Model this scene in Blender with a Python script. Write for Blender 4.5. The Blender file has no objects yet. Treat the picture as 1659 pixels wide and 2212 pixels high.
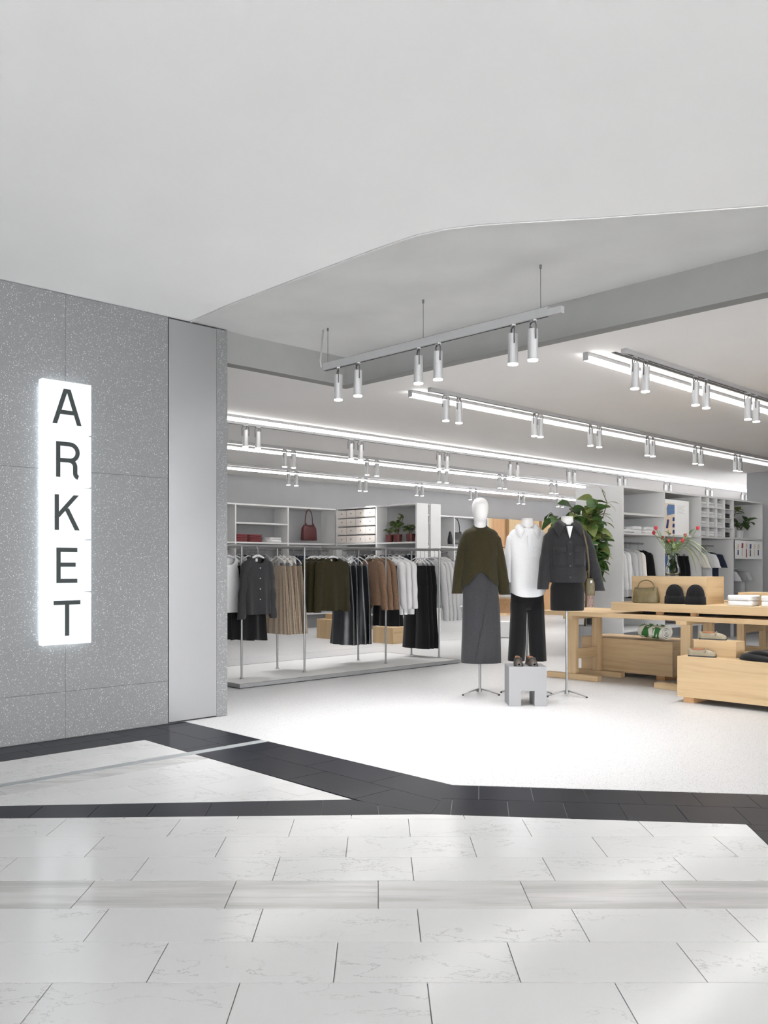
import bpy, math, random
from mathutils import Vector, Matrix
R = math.radians
sc = bpy.context.scene
col = sc.collection

# ------------------------------------------------------------------ camera, world, exposure
# World X runs along the shop front wall (away to the right), Y away to the left, Z up; the eye is at the origin, 1.25 m up.
FPX = 1900.0
cam_d = bpy.data.cameras.new('camera'); cam = bpy.data.objects.new('camera', cam_d); col.objects.link(cam)
cam.location = (0, 0, 1.25); cam.rotation_euler = (R(90), 0, R(-44.06))
cam_d.sensor_fit = 'VERTICAL'; cam_d.sensor_height = 24.0; cam_d.lens = FPX / 2212 * 24.0
cam_d.shift_x = 12.5 / 2212; cam_d.shift_y = 116.0 / 2212
cam_d.clip_start = 0.05; cam_d.clip_end = 200
sc.camera = cam
w = bpy.data.worlds.new('world'); sc.world = w; w.use_nodes = True
w.node_tree.nodes['Background'].inputs[0].default_value = (0.985, 0.992, 1.0, 1)
w.node_tree.nodes['Background'].inputs[1].default_value = 5.0
sc.view_settings.view_transform = 'Standard'; sc.view_settings.look = 'None'
sc.view_settings.gamma = 1.0; sc.view_settings.use_curve_mapping = False
sc.view_settings.exposure = 1.16
cy = sc.cycles; cy.max_bounces = 6; cy.diffuse_bounces = 4; cy.glossy_bounces = 3; cy.transmission_bounces = 6; cy.transparent_max_bounces = 6
cy.caustics_reflective = False; cy.caustics_refractive = False; cy.adaptive_threshold = 0.03; cy.sample_clamp_indirect = 6.0
cy.time_limit = 900
SPOT_W = 24.0; SUSP_W = 50.0; TUBE_E = 4.6; LENS_E = 9.0; SIGN_E = 0.47

# ------------------------------------------------------------------ materials
def lin(c):
    return tuple(((x/255)/12.92 if x/255 <= .04045 else ((x/255+.055)/1.055)**2.4) for x in c)
MATS = {}
class NT:
    def __init__(s, name):
        s.m = bpy.data.materials.new(name); s.m.use_nodes = True; s.t = s.m.node_tree; s.b = s.t.nodes['Principled BSDF']
    def n(s, typ, **kw):
        nd = s.t.nodes.new(typ)
        for k, v in kw.items():
            if k.startswith('i_'):
                key = k[2:]; key = int(key) if key.isdigit() else key.replace('_', ' ')
                nd.inputs[key].default_value = v
            else: setattr(nd, k, v)
        return nd
    def l(s, a, b): s.t.links.new(a, b)
    def set(s, **kw):
        for k, v in kw.items(): s.b.inputs[k.replace('_', ' ')].default_value = v
        return s
def ramp(nt, fac, stops):
    r = nt.n('ShaderNodeValToRGB'); e = r.color_ramp.elements
    while len(e) < len(stops): e.new(.5)
    for k, (p, c) in enumerate(stops):
        e[k].position = p; e[k].color = (c + (1,)) if len(c) == 3 else c
    nt.l(fac, r.inputs[0]); return r
def plain(name, rgb, rough=.6, metal=0.0, spec=.5, noise=0.0, nscale=8.0, bump=0.0, bscale=200.0, sheen=0.0):
    if name in MATS: return MATS[name]
    t = NT(name); c = lin(rgb); t.set(Base_Color=c+(1,), Roughness=rough, Metallic=metal)
    t.b.inputs['Specular IOR Level'].default_value = spec
    if sheen: t.b.inputs['Sheen Weight'].default_value = sheen
    g = t.n('ShaderNodeNewGeometry')
    if noise:
        nz = t.n('ShaderNodeTexNoise', i_Scale=nscale, i_Detail=5.0); t.l(g.outputs['Position'], nz.inputs['Vector'])
        r = ramp(t, nz.outputs[0], [(.3, tuple(x*(1-noise) for x in c)), (.7, tuple(min(1, x*(1+noise)) for x in c))])
        t.l(r.outputs[0], t.b.inputs['Base Color'])
    if bump:
        nb = t.n('ShaderNodeTexNoise', i_Scale=bscale, i_Detail=3.0); t.l(g.outputs['Position'], nb.inputs['Vector'])
        bp = t.n('ShaderNodeBump', i_Strength=bump, i_Distance=.004); t.l(nb.outputs[0], bp.inputs['Height']); t.l(bp.outputs[0], t.b.inputs['Normal'])
    MATS[name] = t.m; return t.m
def fabric(name, rgb, rough=.95, bump=.25, bscale=260.0, noise=.14, sheen=.15):
    return plain(name, rgb, rough, 0, .25, noise, 60.0, bump, bscale, sheen)
def emit(name, rgb, e):
    t = NT(name); c = lin(rgb); t.set(Base_Color=c+(1,)); t.b.inputs['Emission Color'].default_value = c+(1,); t.b.inputs['Emission Strength'].default_value = e
    MATS[name] = t.m; return t.m
def chips(name, base, chip, chip2, scale, amount, rough, bump=0.0):
    t = NT(name); g = t.n('ShaderNodeNewGeometry')
    outs = []
    for sc_, am in ((scale, amount), (scale*2.1, amount*1.1)):
        v = t.n('ShaderNodeTexVoronoi', i_Scale=sc_); t.l(g.outputs['Position'], v.inputs['Vector'])
        sel = t.n('ShaderNodeMath', operation='GREATER_THAN', i_1=1-am)
        sx = t.n('ShaderNodeSeparateColor'); t.l(v.outputs['Color'], sx.inputs[0]); t.l(sx.outputs[0], sel.inputs[0])
        dn = t.n('ShaderNodeMath', operation='LESS_THAN', i_1=.42); t.l(v.outputs['Distance'], dn.inputs[0])
        mu = t.n('ShaderNodeMath', operation='MULTIPLY'); t.l(sel.outputs[0], mu.inputs[0]); t.l(dn.outputs[0], mu.inputs[1]); outs.append(mu.outputs[0])
    nz = t.n('ShaderNodeTexNoise', i_Scale=scale*1.5, i_Detail=4.0); t.l(g.outputs['Position'], nz.inputs['Vector'])
    r = ramp(t, nz.outputs[0], [(.35, tuple(x*.8 for x in lin(base))), (.65, tuple(x*1.18 for x in lin(base)))])
    m1 = t.n('ShaderNodeMix', data_type='RGBA'); t.l(outs[1], m1.inputs[0]); t.l(r.outputs[0], m1.inputs[6]); m1.inputs[7].default_value = lin(chip2)+(1,)
    m2 = t.n('ShaderNodeMix', data_type='RGBA'); t.l(outs[0], m2.inputs[0]); t.l(m1.outputs[2], m2.inputs[6]); m2.inputs[7].default_value = lin(chip)+(1,)
    t.l(m2.outputs[2], t.b.inputs['Base Color']); t.set(Roughness=rough); MATS[name] = t.m; return t.m
def stone(name, base, vein, rough, veins=.5, tint=.06, stripes=False):
    t = NT(name); g = t.n('ShaderNodeNewGeometry'); oi = t.n('ShaderNodeObjectInfo')
    mp = t.n('ShaderNodeMapping'); mp.inputs['Rotation'].default_value = (0, 0, R(44.06)); m2_ = t.n('ShaderNodeMapping'); m2_.inputs['Scale'].default_value = (.5, 1.0, 1) if not stripes else (.16, 1.8, 1)
    ad = t.n('ShaderNodeVectorMath', operation='ADD'); t.l(g.outputs['Position'], mp.inputs[0]); t.l(mp.outputs[0], m2_.inputs[0]); t.l(m2_.outputs[0], ad.inputs[0])
    cb = t.n('ShaderNodeCombineXYZ'); m0 = t.n('ShaderNodeMath', operation='MULTIPLY', i_1=37.0); t.l(oi.outputs['Random'], m0.inputs[0]); t.l(m0.outputs[0], cb.inputs[0]); t.l(m0.outputs[0], cb.inputs[2]); t.l(cb.outputs[0], ad.inputs[1])
    nz = t.n('ShaderNodeTexNoise', i_Scale=7.0, i_Detail=9.0, i_Roughness=.62, i_Distortion=.2); t.l(ad.outputs[0], nz.inputs['Vector'])
    b = lin(base); v = lin(vein)
    mid = tuple(x*.5+y*.5 for x, y in zip(b, v))
    if stripes: st = [(.25, v), (.45, mid), (.6, b), (.8, tuple(x*1.03 for x in b))]
    else: st = [(.0, b), (.490, b), (.498, tuple(x*(1-veins)+y*veins for x, y in zip(b, v))), (.506, b), (.80, tuple(x*.97 for x in b))]
    r = ramp(t, nz.outputs[0], st)
    if not stripes:
        nm = t.n('ShaderNodeTexNoise', i_Scale=3.2, i_Detail=2.0); t.l(ad.outputs[0], nm.inputs['Vector']); rm = ramp(t, nm.outputs[0], [(.46, (0,)*3), (.60, (1,)*3)])
        mz = t.n('ShaderNodeMix', data_type='RGBA'); t.l(rm.outputs[0], mz.inputs[0]); mz.inputs[6].default_value = b+(1,); t.l(r.outputs[0], mz.inputs[7]); r = mz
    hs = t.n('ShaderNodeHueSaturation'); mr = t.n('ShaderNodeMapRange', i_3=1-tint, i_4=1+tint); t.l(oi.outputs['Random'], mr.inputs[0]); t.l(mr.outputs[0], hs.inputs['Value']); t.l(r.outputs[2 if r.bl_idname == 'ShaderNodeMix' else 0], hs.inputs['Color'])
    n2 = t.n('ShaderNodeTexNoise', i_Scale=90.0, i_Detail=3.0); t.l(g.outputs['Position'], n2.inputs['Vector'])
    r2 = ramp(t, n2.outputs[0], [(.2, (.78,)*3), (.34, (1,)*3)])
    mx = t.n('ShaderNodeMix', data_type='RGBA', blend_type='MULTIPLY', i_0=.5); t.l(hs.outputs[0], mx.inputs[6]); t.l(r2.outputs[0], mx.inputs[7])
    t.l(mx.outputs[2], t.b.inputs['Base Color']); t.set(Roughness=rough); t.b.inputs['Specular IOR Level'].default_value = .45; MATS[name] = t.m; return t.m
def wood(name, rgb, axis):
    t = NT(name); g = t.n('ShaderNodeNewGeometry'); mp = t.n('ShaderNodeMapping')
    s = [26.0, 26.0, 26.0]; s[axis] = 1.3; mp.inputs['Scale'].default_value = s
    t.l(g.outputs['Position'], mp.inputs[0])
    nz = t.n('ShaderNodeTexNoise', i_Scale=1.0, i_Detail=6.0, i_Roughness=.6, i_Distortion=.4); t.l(mp.outputs[0], nz.inputs['Vector'])
    c = lin(rgb); r = ramp(t, nz.outputs[0], [(.25, (c[0]*.80, c[1]*.76, c[2]*.70)), (.5, c), (.75, tuple(min(1, x*1.1) for x in c))])
    t.l(r.outputs[0], t.b.inputs['Base Color']); t.set(Roughness=.5); t.b.inputs['Specular IOR Level'].default_value = .3; MATS[name] = t.m; return t.m
def glass(name):
    t = NT(name); t.set(Base_Color=(.97, 1, .98, 1), Roughness=.01, IOR=1.18); t.b.inputs['Transmission Weight'].default_value = 1.0
    MATS[name] = t.m; return t.m

M_white = plain('white_plaster', (246, 246, 246), .8, noise=.012, nscale=1.5)
M_soffit = plain('soffit_plaster', (210, 210, 209), .75, noise=.05, nscale=2.2, bump=.1, bscale=60)
M_beam = plain('beam_plaster', (134, 134, 133), .75, noise=.03, nscale=5)
M_shopceil = plain('shop_ceiling_paint', (232, 230, 229), .8, noise=.01, nscale=2)
M_backwall = plain('shop_wall_paint', (158, 158, 160), .75, noise=.02, nscale=3)
M_wall = chips('dark_terrazzo', (109, 110, 111), (174, 175, 175), (138, 139, 140), 150.0, .11, .5)
M_gap = plain('joint_dark', (40, 40, 42), .8, noise=.02)
M_metal = plain('satin_metal', (142, 142, 144), .36, .55, noise=.03, nscale=1.2)
M_light = stone('light_limestone', (213, 213, 213), (120, 119, 118), .14, .6, .02)
M_light_s = stone('streaked_limestone', (207, 206, 205), (172, 170, 168), .14, .5, .03, True)
M_dark = stone('dark_slate', (29, 31, 39), (56, 57, 63), .30, .45, .12); M_dark.node_tree.nodes['Principled BSDF'].inputs['Specular IOR Level'].default_value = .13
M_shopfloor = chips('white_terrazzo', (194, 194, 195), (158, 158, 159), (218, 218, 218), 110.0, .2, .4)
M_strip = plain('floor_strip_metal', (176, 180, 182), .35, .35, noise=.04, nscale=6)
M_grout = plain('grout', (168, 166, 163), .9, noise=.05, nscale=30)
M_shelf = plain('shelf_paint', (212, 212, 212), .55, noise=.01)
M_shelfback = plain('shelf_back_paint', (160, 160, 162), .6, noise=.015)
M_plinth = plain('plinth_grey', (132, 132, 134), .6, noise=.02)
M_steel = plain('brushed_steel', (138, 138, 138), .35, .6, noise=.03, nscale=20)
M_alu = plain('lamp_aluminium', (172, 172, 173), .4, .35, noise=.02, nscale=20)
M_darkmetal = plain('dark_bracket', (92, 92, 94), .45, .5, noise=.03)
M_hanger = plain('hanger_grey', (208, 208, 210), .45, noise=.02)
M_tube = emit('tube_glow', (255, 253, 249), TUBE_E)
M_lens = emit('lens_glow', (255, 253, 248), LENS_E); M_lens.cycles.emission_sampling = 'NONE'
M_sign = emit('sign_glow', (244, 252, 255), SIGN_E); M_halo = emit('sign_halo', (236, 248, 255), 12.0); M_sign.node_tree.nodes['Principled BSDF'].inputs['Base Color'].default_value = (.06, .06, .06, 1)
M_letter = plain('letter_dark', (24, 33, 35), .6, noise=.02)
M_black = plain('black_paint', (22, 22, 23), .5, noise=.05)
M_mann = plain('mannequin_matt', (208, 206, 205), .55, noise=.008)
WOOD = [wood('oak_grain_%s' % 'xyz'[a], (192, 166, 130), a) for a in range(3)]
WOODD = [wood('oak_warm_%s' % 'xyz'[a], (184, 144, 104), a) for a in range(3)]
M_glass = glass('clear_glass')
M_box = plain('kraft_board', (216, 209, 203), .8, noise=.03, nscale=15)
M_leafA = plain('leaf_green', (66, 96, 48), .42, noise=.35, nscale=9, spec=.5)
M_leafB = plain('leaf_olive', (104, 116, 60), .5, noise=.3, nscale=9)
M_leafC = plain('leaf_pale', (150, 168, 120), .5, noise=.25, nscale=9)
M_stem = plain('stem_brown', (96, 84, 58), .7, noise=.2, nscale=30)
M_stemg = plain('stem_green', (112, 136, 74), .6, noise=.2, nscale=30)
M_soil = plain('soil', (60, 48, 40), .9, noise=.3, nscale=60)
M_pot = plain('pot_oxblood', (92, 44, 42), .5, noise=.1)
M_red = plain('petal_red', (176, 40, 52), .6, noise=.25, nscale=40)
F_charcoal = fabric('cloth_charcoal', (48, 48, 50)); F_black = fabric('cloth_black', (16, 16, 18)); F_satin = plain('satin_dark', (40, 42, 46), .32, 0, .6, .1, 30)
F_olive = fabric('knit_olive', (44, 39, 20), bump=.5, bscale=180, sheen=.1); F_white = fabric('cloth_white', (214, 214, 215), bump=.12, noise=.02, sheen=0)
F_cream = fabric('cloth_cream', (226, 221, 213), noise=.03); F_grey = fabric('cloth_grey', (190, 191, 192), noise=.04); F_midgrey = fabric('cloth_midgrey', (150, 151, 153), noise=.05)
F_brown = fabric('knit_camel', (122, 96, 77)); F_beige = fabric('wool_beige', (150, 134, 117)); F_navy = fabric('cloth_navy', (38, 44, 60))
F_skirt = fabric('wool_grey', (53, 53, 56), bump=.35); F_jacket = fabric('wool_jacket', (41, 41, 43), bump=.5, bscale=150); F_knit = fabric('knit_pale', (206, 200, 195), bump=.7, bscale=90)
F_denim = fabric('denim_blue', (74, 106, 152), noise=.25); F_wine = fabric('cloth_wine', (120, 58, 62)); F_blue = fabric('cloth_blue', (44, 62, 160))
L_wine = plain('leather_wine', (84, 40, 42), .45, noise=.15, nscale=25, bump=.2, bscale=90); L_olive = plain('leather_olive', (104, 92, 62), .5, noise=.15, nscale=25, bump=.2, bscale=90)
L_black = plain('leather_black', (34, 34, 37), .4, noise=.15, nscale=25); L_taupe = plain('leather_taupe', (136, 126, 106), .55, noise=.12, nscale=30); L_tan = plain('leather_tan', (150, 100, 70), .6, noise=.1)
L_dtaupe = plain('leather_dark_taupe', (60, 52, 46), .5, noise=.12, nscale=30); L_ol2 = plain('canvas_olive', (96, 86, 64), .7, noise=.2, nscale=40)
def patterned(name, a, b, scale):
    t = NT(name); g = t.n('ShaderNodeNewGeometry'); v = t.n('ShaderNodeTexNoise', i_Scale=scale, i_Detail=2.0, i_Distortion=2.0); t.l(g.outputs['Position'], v.inputs['Vector'])
    r = ramp(t, v.outputs[0], [(.43, lin(a)), (.46, lin(b))]); t.l(r.outputs[0], t.b.inputs['Base Color']); t.set(Roughness=.8); MATS[name] = t.m; return t.m
P_leopard = patterned('leopard_print', (120, 84, 76), (206, 178, 168), 45.0)
P_towel = patterned('green_print', (62, 128, 66), (238, 238, 230), 4.2)

# ------------------------------------------------------------------ mesh helpers
class MB:
    def __init__(s): s.v = []; s.f = []
    def add(s, vs, fs):
        o = len(s.v); s.v += [tuple(p) for p in vs]; s.f += [tuple(i+o for i in f) for f in fs]; return s
    def box(s, x0, x1, y0, y1, z0, z1):
        return s.add([(x0,y0,z0),(x1,y0,z0),(x1,y1,z0),(x0,y1,z0),(x0,y0,z1),(x1,y0,z1),(x1,y1,z1),(x0,y1,z1)],
                     [(3,2,1,0),(4,5,6,7),(0,1,5,4),(1,2,6,5),(2,3,7,6),(3,0,4,7)])
    def prism(s, poly, z0, z1):            # poly: list of (x,y), counter-clockwise
        n = len(poly)
        return s.add([(x,y,z0) for x,y in poly]+[(x,y,z1) for x,y in poly],
                     [tuple(range(n-1,-1,-1)), tuple(range(n,2*n))]+[(i,(i+1)%n,n+(i+1)%n,n+i) for i in range(n)])
    def prism_xz(s, poly, y0, y1):         # poly in (x,z) seen from -y, counter-clockwise; y0 front
        n = len(poly)
        return s.add([(x,y0,z) for x,z in poly]+[(x,y1,z) for x,z in poly],
                     [tuple(range(n)), tuple(range(2*n-1,n-1,-1))]+[(i,n+i,n+(i+1)%n,(i+1)%n) for i in range(n)])
    def cyl(s, p0, p1, r0, r1=None, n=12, caps=True):
        r1 = r0 if r1 is None else r1
        p0 = Vector(p0); p1 = Vector(p1); d = (p1-p0).normalized(); a = d.orthogonal().normalized(); b = d.cross(a)
        vs = []
        for p, r in ((p0, r0), (p1, r1)):
            vs += [p+(a*math.cos(2*math.pi*i/n)+b*math.sin(2*math.pi*i/n))*r for i in range(n)]
        fs = [(i,(i+1)%n,n+(i+1)%n,n+i) for i in range(n)]
        if caps: fs += [tuple(range(n-1,-1,-1)), tuple(range(n,2*n))]
        return s.add(vs, fs)
    def tube(s, path, r, n=6):
        P = [Vector(p) for p in path]; rings = []; a = None
        for i, p in enumerate(P):
            d = (P[min(i+1,len(P)-1)]-P[max(i-1,0)]).normalized()
            a = d.orthogonal().normalized() if a is None else (a-d*a.dot(d)).normalized()
            b = d.cross(a); rr = r[i] if isinstance(r, (list, tuple)) else r
            rings.append([p+(a*math.cos(2*math.pi*k/n)+b*math.sin(2*math.pi*k/n))*rr for k in range(n)])
        return s.rings(rings, True, True)
    def rings(s, rings, c0=False, c1=False, closed=True):
        n = len(rings[0]); vs = [p for r in rings for p in r]; fs = []
        m = n if closed else n-1
        for i in range(len(rings)-1):
            for k in range(m): fs.append((i*n+k, i*n+(k+1)%n, (i+1)*n+(k+1)%n, (i+1)*n+k))
        if c0: fs.append(tuple(range(n-1,-1,-1)))
        if c1: fs.append(tuple(range((len(rings)-1)*n, len(rings)*n)))
        return s.add(vs, fs)
    def loft(s, secs, n=32, p=2.2, c0=False, c1=False, off=None, a0=0.0, a1=2*math.pi):
        # secs: (cx, cy, z, half width, half depth); rings lie flat
        full = abs(a1-a0-2*math.pi) < 1e-6; rr = []
        for i, (cx, cy, z, hw, hd) in enumerate(secs):
            ring = []
            for k in range(n):
                th = a0+(a1-a0)*k/(n if full else n-1); c, q = math.cos(th), math.sin(th)
                x = cx+hw*math.copysign(abs(c)**(2/p), c); y = cy+hd*math.copysign(abs(q)**(2/p), q); zz = z
                if off:
                    dx, dy, dz = off(th, i/(len(secs)-1), x, y, z); x += dx; y += dy; zz += dz
                ring.append((x, y, zz))
            rr.append(ring)
        return s.rings(rr, c0, c1, full)
    def mesh(s, name, smooth=False):
        me = bpy.data.meshes.new(name); me.from_pydata(s.v, [], s.f)
        if smooth: me.polygons.foreach_set('use_smooth', [True]*len(me.polygons))
        me.update(); return me
    def build(s, name, mat, parent=None, smooth=False, bevel=0.0, loc=None, rz=0.0, recalc=True):
        me = s.mesh(name, smooth)
        if recalc:
            import bmesh
            bm = bmesh.new(); bm.from_mesh(me); bmesh.ops.recalc_face_normals(bm, faces=bm.faces[:]); bm.to_mesh(me); bm.free()
        me.materials.append(mat); o = bpy.data.objects.new(name, me); col.objects.link(o)
        if parent is not None: o.parent = parent
        if loc is not None: o.location = loc
        if rz: o.rotation_euler = (0, 0, rz)
        if bevel:
            b = o.modifiers.new('bevel', 'BEVEL'); b.width = bevel; b.segments = 2; b.limit_method = 'ANGLE'
        return o
def tag(o, label, cat, group=None, kind=None):
    o['label'] = label; o['category'] = cat
    if group: o['group'] = group
    if kind: o['kind'] = kind
    return o
def thing(name, label, cat, loc=(0,0,0), rz=0.0, group=None):
    o = bpy.data.objects.new(name, None); col.objects.link(o); o.location = loc; o.rotation_euler = (0, 0, rz); o.empty_display_size = .1
    return tag(o, label, cat, group)
def struct(o, label=None, cat=None):
    o['kind'] = 'structure'
    if label: o['label'] = label
    if cat: o['category'] = cat
    return o
def copy_tree(o, parent=None):
    c = o.copy(); col.objects.link(c); c.parent = parent
    for ch in o.children: copy_tree(ch, c)
    return c
def B(name, mat, b, parent=None, bevel=0.0):
    return MB().box(*b).build(name, mat, parent, bevel=bevel, recalc=False)
def clip(poly, a, b):                       # keep the left side of the line a->b
    out = []
    def sd(p): return (b[0]-a[0])*(p[1]-a[1])-(b[1]-a[1])*(p[0]-a[0])
    for i in range(len(poly)):
        p, q = poly[i], poly[(i+1) % len(poly)]; sp, sq = sd(p), sd(q)
        if sp >= 0: out.append(p)
        if sp*sq < 0:
            t = sp/(sp-sq); out.append((p[0]+(q[0]-p[0])*t, p[1]+(q[1]-p[1])*t))
    return out
def clip_to(poly, region):
    for i in range(len(region)):
        poly = clip(poly, region[i], region[(i+1) % len(region)])
        if len(poly) < 3: return []
    return poly
def area(p): return .5*sum(p[i][0]*p[(i+1)%len(p)][1]-p[(i+1)%len(p)][0]*p[i][1] for i in range(len(p)))
ORD = ['first', 'second', 'third', 'fourth', 'fifth', 'sixth', 'seventh', 'eighth', 'ninth', 'tenth']

# ------------------------------------------------------------------ setting: floors
CA, SA = math.cos(R(-44.06)), math.sin(R(-44.06))          # mall tile rows run along this direction
def mall(x, y): return (x*CA-y*SA, x*SA+y*CA)
floor = struct(B('floor', M_grout, (-16, 24, -12, 15.5, -.12, -.006)), 'grey bedding under the stone floors', 'floor')
def tiles(region, frame, rows, joint, mat_of, name='floor_tile', z=0.0, th=.03):
    for (y0, y1, off, wdt, key) in rows:
        k0 = int((-14-off)/wdt)-1; k1 = int((14-off)/wdt)+1
        for k in range(k0, k1):
            g = joint/2; q = [(off+k*wdt+g, y0+g), (off+(k+1)*wdt-g, y0+g), (off+(k+1)*wdt-g, y1-g), (off+k*wdt+g, y1-g)]
            poly = clip_to([frame(*p) for p in q], region)
            if len(poly) >= 3 and area(poly) > 4e-4:
                cx = sum(p[0] for p in poly)/len(poly); cy = sum(p[1] for p in poly)/len(poly)
                mb = MB().prism([(x-cx, y-cy) for x, y in poly], -th, 0)
                mb.build(name, mat_of(key), floor, loc=(cx, cy, z), recalc=False)
K0, K1, K2 = (-4.655, 10.15), (3.265, 2.995), (4.232, 1.817); K3 = (K2[0]-7.6, K2[1]-6.5)
regA = [K0, (-9.0, 4.0), (-7.0, -6.0), K3, K2, K1]
PW, PD = .5615, .2838
offs = {0: .147, 1: -.134, 2: .142, 3: 0.0, 4: .141, 5: -.139, 6: .148}
rowsA = []
for r in range(-6, 12):
    y0 = 2.355+PD*r
    rowsA.append((y0, y0+PD, offs.get(r, .147 if r % 2 == 0 else -.134), PW, r))
# only tiles near the view are laid one by one; the rest of the mall floor is one slab below
viewA = [mall(-2.3, 4.9), mall(-1.6, 1.9), mall(1.75, 1.9), mall(2.6, 4.9)]
regA_near = clip_to([mall(-3.2, 5.6), mall(-2.4, 1.787), mall(2.4, 1.787), mall(3.2, 5.6)], regA)
tiles(regA_near, mall, rowsA, .0035, lambda k: M_light_s if k == 3 else M_light)
for far in ([mall(-14, 1.787), mall(-14, -9), mall(14, -9), mall(14, 1.787)], [mall(-14, 12), mall(-14, 1.787), mall(-2.4, 1.787), mall(-3.2, 5.6), mall(-3.2, 12)]):
    p = clip_to(far, regA)
    if len(p) >= 3: MB().prism(p, -.03, 0).build('floor_slab', M_light, floor, recalc=False)
# light triangle beside the wall, split by the metal strip
tri = [(.529, 5.7), (3.169, 3.478), (3.185, 5.7)]
rowsB = [(5.145+PD*k-PD*6, 5.145+PD*(k+1)-PD*6, .2 if k % 2 else .48, PW, k) for k in range(0, 9)]
ident = lambda x, y: (x, y)
upper = clip_to(tri, [(-1, 5.125), (9, 5.125), (9, 9), (-1, 9)]); lower = clip_to(tri, [(-1, 2), (9, 2), (9, 5.035), (-1, 5.035)])
tiles(upper, ident, rowsB, .003, lambda k: M_light); tiles(lower, ident, rowsB, .003, lambda k: M_light_s if k == 5 else M_light)
# dark borders
DT = .29
rowsW = [(5.7, 5.925, .1, DT*2, 0), (5.925, 6.15, .25, DT*2, 1)]
tiles([(-3, 5.7), (3.185, 5.7), (3.185, 6.15), (-3, 6.15)], ident, rowsW, .003, lambda k: M_dark)
rowsS = [(3.185, 3.49, .0, DT*2, 0), (3.49, 3.79, .2, DT*2, 1)]
swap = lambda x, y: (y, x)
def rev(region): return region
def tiles_sw(region, rows):
    for (y0, y1, off, wdt, key) in rows:
        for k in range(-10, 30):
            g = .0015; q = [(y0+g, off+k*wdt+g), (y1-g, off+k*wdt+g), (y1-g, off+(k+1)*wdt-g), (y0+g, off+(k+1)*wdt-g)]
            poly = clip_to(q, region)
            if len(poly) >= 3 and area(poly) > 4e-4:
                cx = sum(p[0] for p in poly)/len(poly); cy = sum(p[1] for p in poly)/len(poly)
                MB().prism([(x-cx, y-cy) for x, y in poly], -.03, 0).build('floor_tile', M_dark, floor, loc=(cx, cy, 0), recalc=False)
tiles_sw([(3.185, 5.125), (3.79, 5.125), (3.79, 6.15), (3.185, 6.15)], rowsS)
tiles_sw([(3.169, 3.478), (3.268, 3.0), (3.79, 3.31), (3.79, 5.035), (3.18, 5.035)], rowsS)
def dirframe(o, ang):
    c, s = math.cos(ang), math.sin(ang)
    return lambda x, y: (o[0]+x*c-y*s, o[1]+x*s+y*c)
a1 = math.atan2(K1[1]-4.426, K1[0]-1.681)
tiles([(-2.0, 7.751), K1, (3.169, 3.478), (-2.0, 7.828)], dirframe(K1, a1), [(0, .6, .03, DT, 0)], .003, lambda k: M_dark)
a2 = math.atan2(K2[1]-K1[1], K2[0]-K1[0]); E1 = (3.785, 3.31); E2 = (6.95, -.61)
regR = [K1, (K1[0]+4.2*math.cos(a2), K1[1]+4.2*math.sin(a2)), E2, E1]
tiles(regR, dirframe(K1, a2), [(0, .31, .1, DT, 0), (.31, .68, .24, DT, 1)], .003, lambda k: M_dark)
a3 = a2-math.pi/2
q0 = (K1[0]+4.2*math.cos(a2), K1[1]+4.2*math.sin(a2))
regC = [K2, (K2[0]+6.5*math.cos(a3), K2[1]+6.5*math.sin(a3)), (q0[0]+6.5*math.cos(a3), q0[1]+6.5*math.sin(a3)), q0]
tiles(regC, dirframe(K2, a3), [(0, .31, .1, DT, 0), (.31, .62, .24, DT, 1), (.62, 2.7, .1, 2.7, 2)], .003, lambda k: M_dark)
# shop terrazzo slabs
shop = [(3.792, 15), (3.792, 3.315), (6.958, -.60), (8.05, -2), (24, -2), (24, 15)]
for y0, y1 in ((-2, 5.06), (5.10, 9.78), (9.792, 15)):
    p = clip_to(shop, [(0, y0), (30, y0), (30, y1), (0, y1)])
    MB().prism(p, -.03, 0).build('floor_slab', M_shopfloor, floor, recalc=False)
t1 = struct(B('trim_1', M_strip, (-4, 3.79, 5.04, 5.12, -.02, .0008)), 'flush metal strip crossing the light and dark stone tiles', 'trim')
t2 = struct(B('trim_2', M_shopfloor, (3.79, 9.0, 5.06, 5.10, -.02, .0006)), 'thin pale joint strip in the white shop floor', 'trim')

# ------------------------------------------------------------------ setting: ceilings, beams, walls
CZ = 3.22
edge = [(3.84, 6.2), (3.80, 5.6), (3.79, 5.0), (3.785, 4.4), (3.785, 3.95), (3.80, 3.62), (3.85, 3.43), (3.95, 3.24), (4.08, 3.06), (4.35, 2.71), (4.86, 1.98), (8.05, -2.0)]
mall_poly = [(-16, 6.2)] + [(-16, -12), (8.05, -12)] + list(reversed(edge))
struct(MB().prism(mall_poly, CZ, CZ+.1).build('ceiling', M_white), 'smooth white mall ceiling with a curved edge', 'ceiling')
def off_edge(d):
    out = []
    for i, p in enumerate(edge):
        a = edge[max(i-1, 0)]; b = edge[min(i+1, len(edge)-1)]; dx, dy = b[0]-a[0], b[1]-a[1]; L = math.hypot(dx, dy)
        out.append((p[0]-dy/L*d, p[1]+dx/L*d))
    return out
lip = MB(); e1 = off_edge(.012); e2 = off_edge(.03)
for i in range(len(edge)-1): lip.prism([e1[i], e1[i+1], e2[i+1], e2[i]], CZ-.004, CZ+.05)
struct(lip.build('trim_3', M_shelf), 'slim pale edge profile along the curved ceiling edge', 'trim')
gapm = MB()
for i in range(len(edge)-1): gapm.prism([edge[i], edge[i+1], e1[i+1], e1[i]], CZ+.03, CZ+.05)
struct(gapm.build('trim_4', M_gap), 'dark shadow gap along the curved ceiling edge', 'trim')
soff = e2 + [(8.4, -2.0), (5.56, -2.0), (5.56, 6.22), (3.81, 6.22)]
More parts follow.
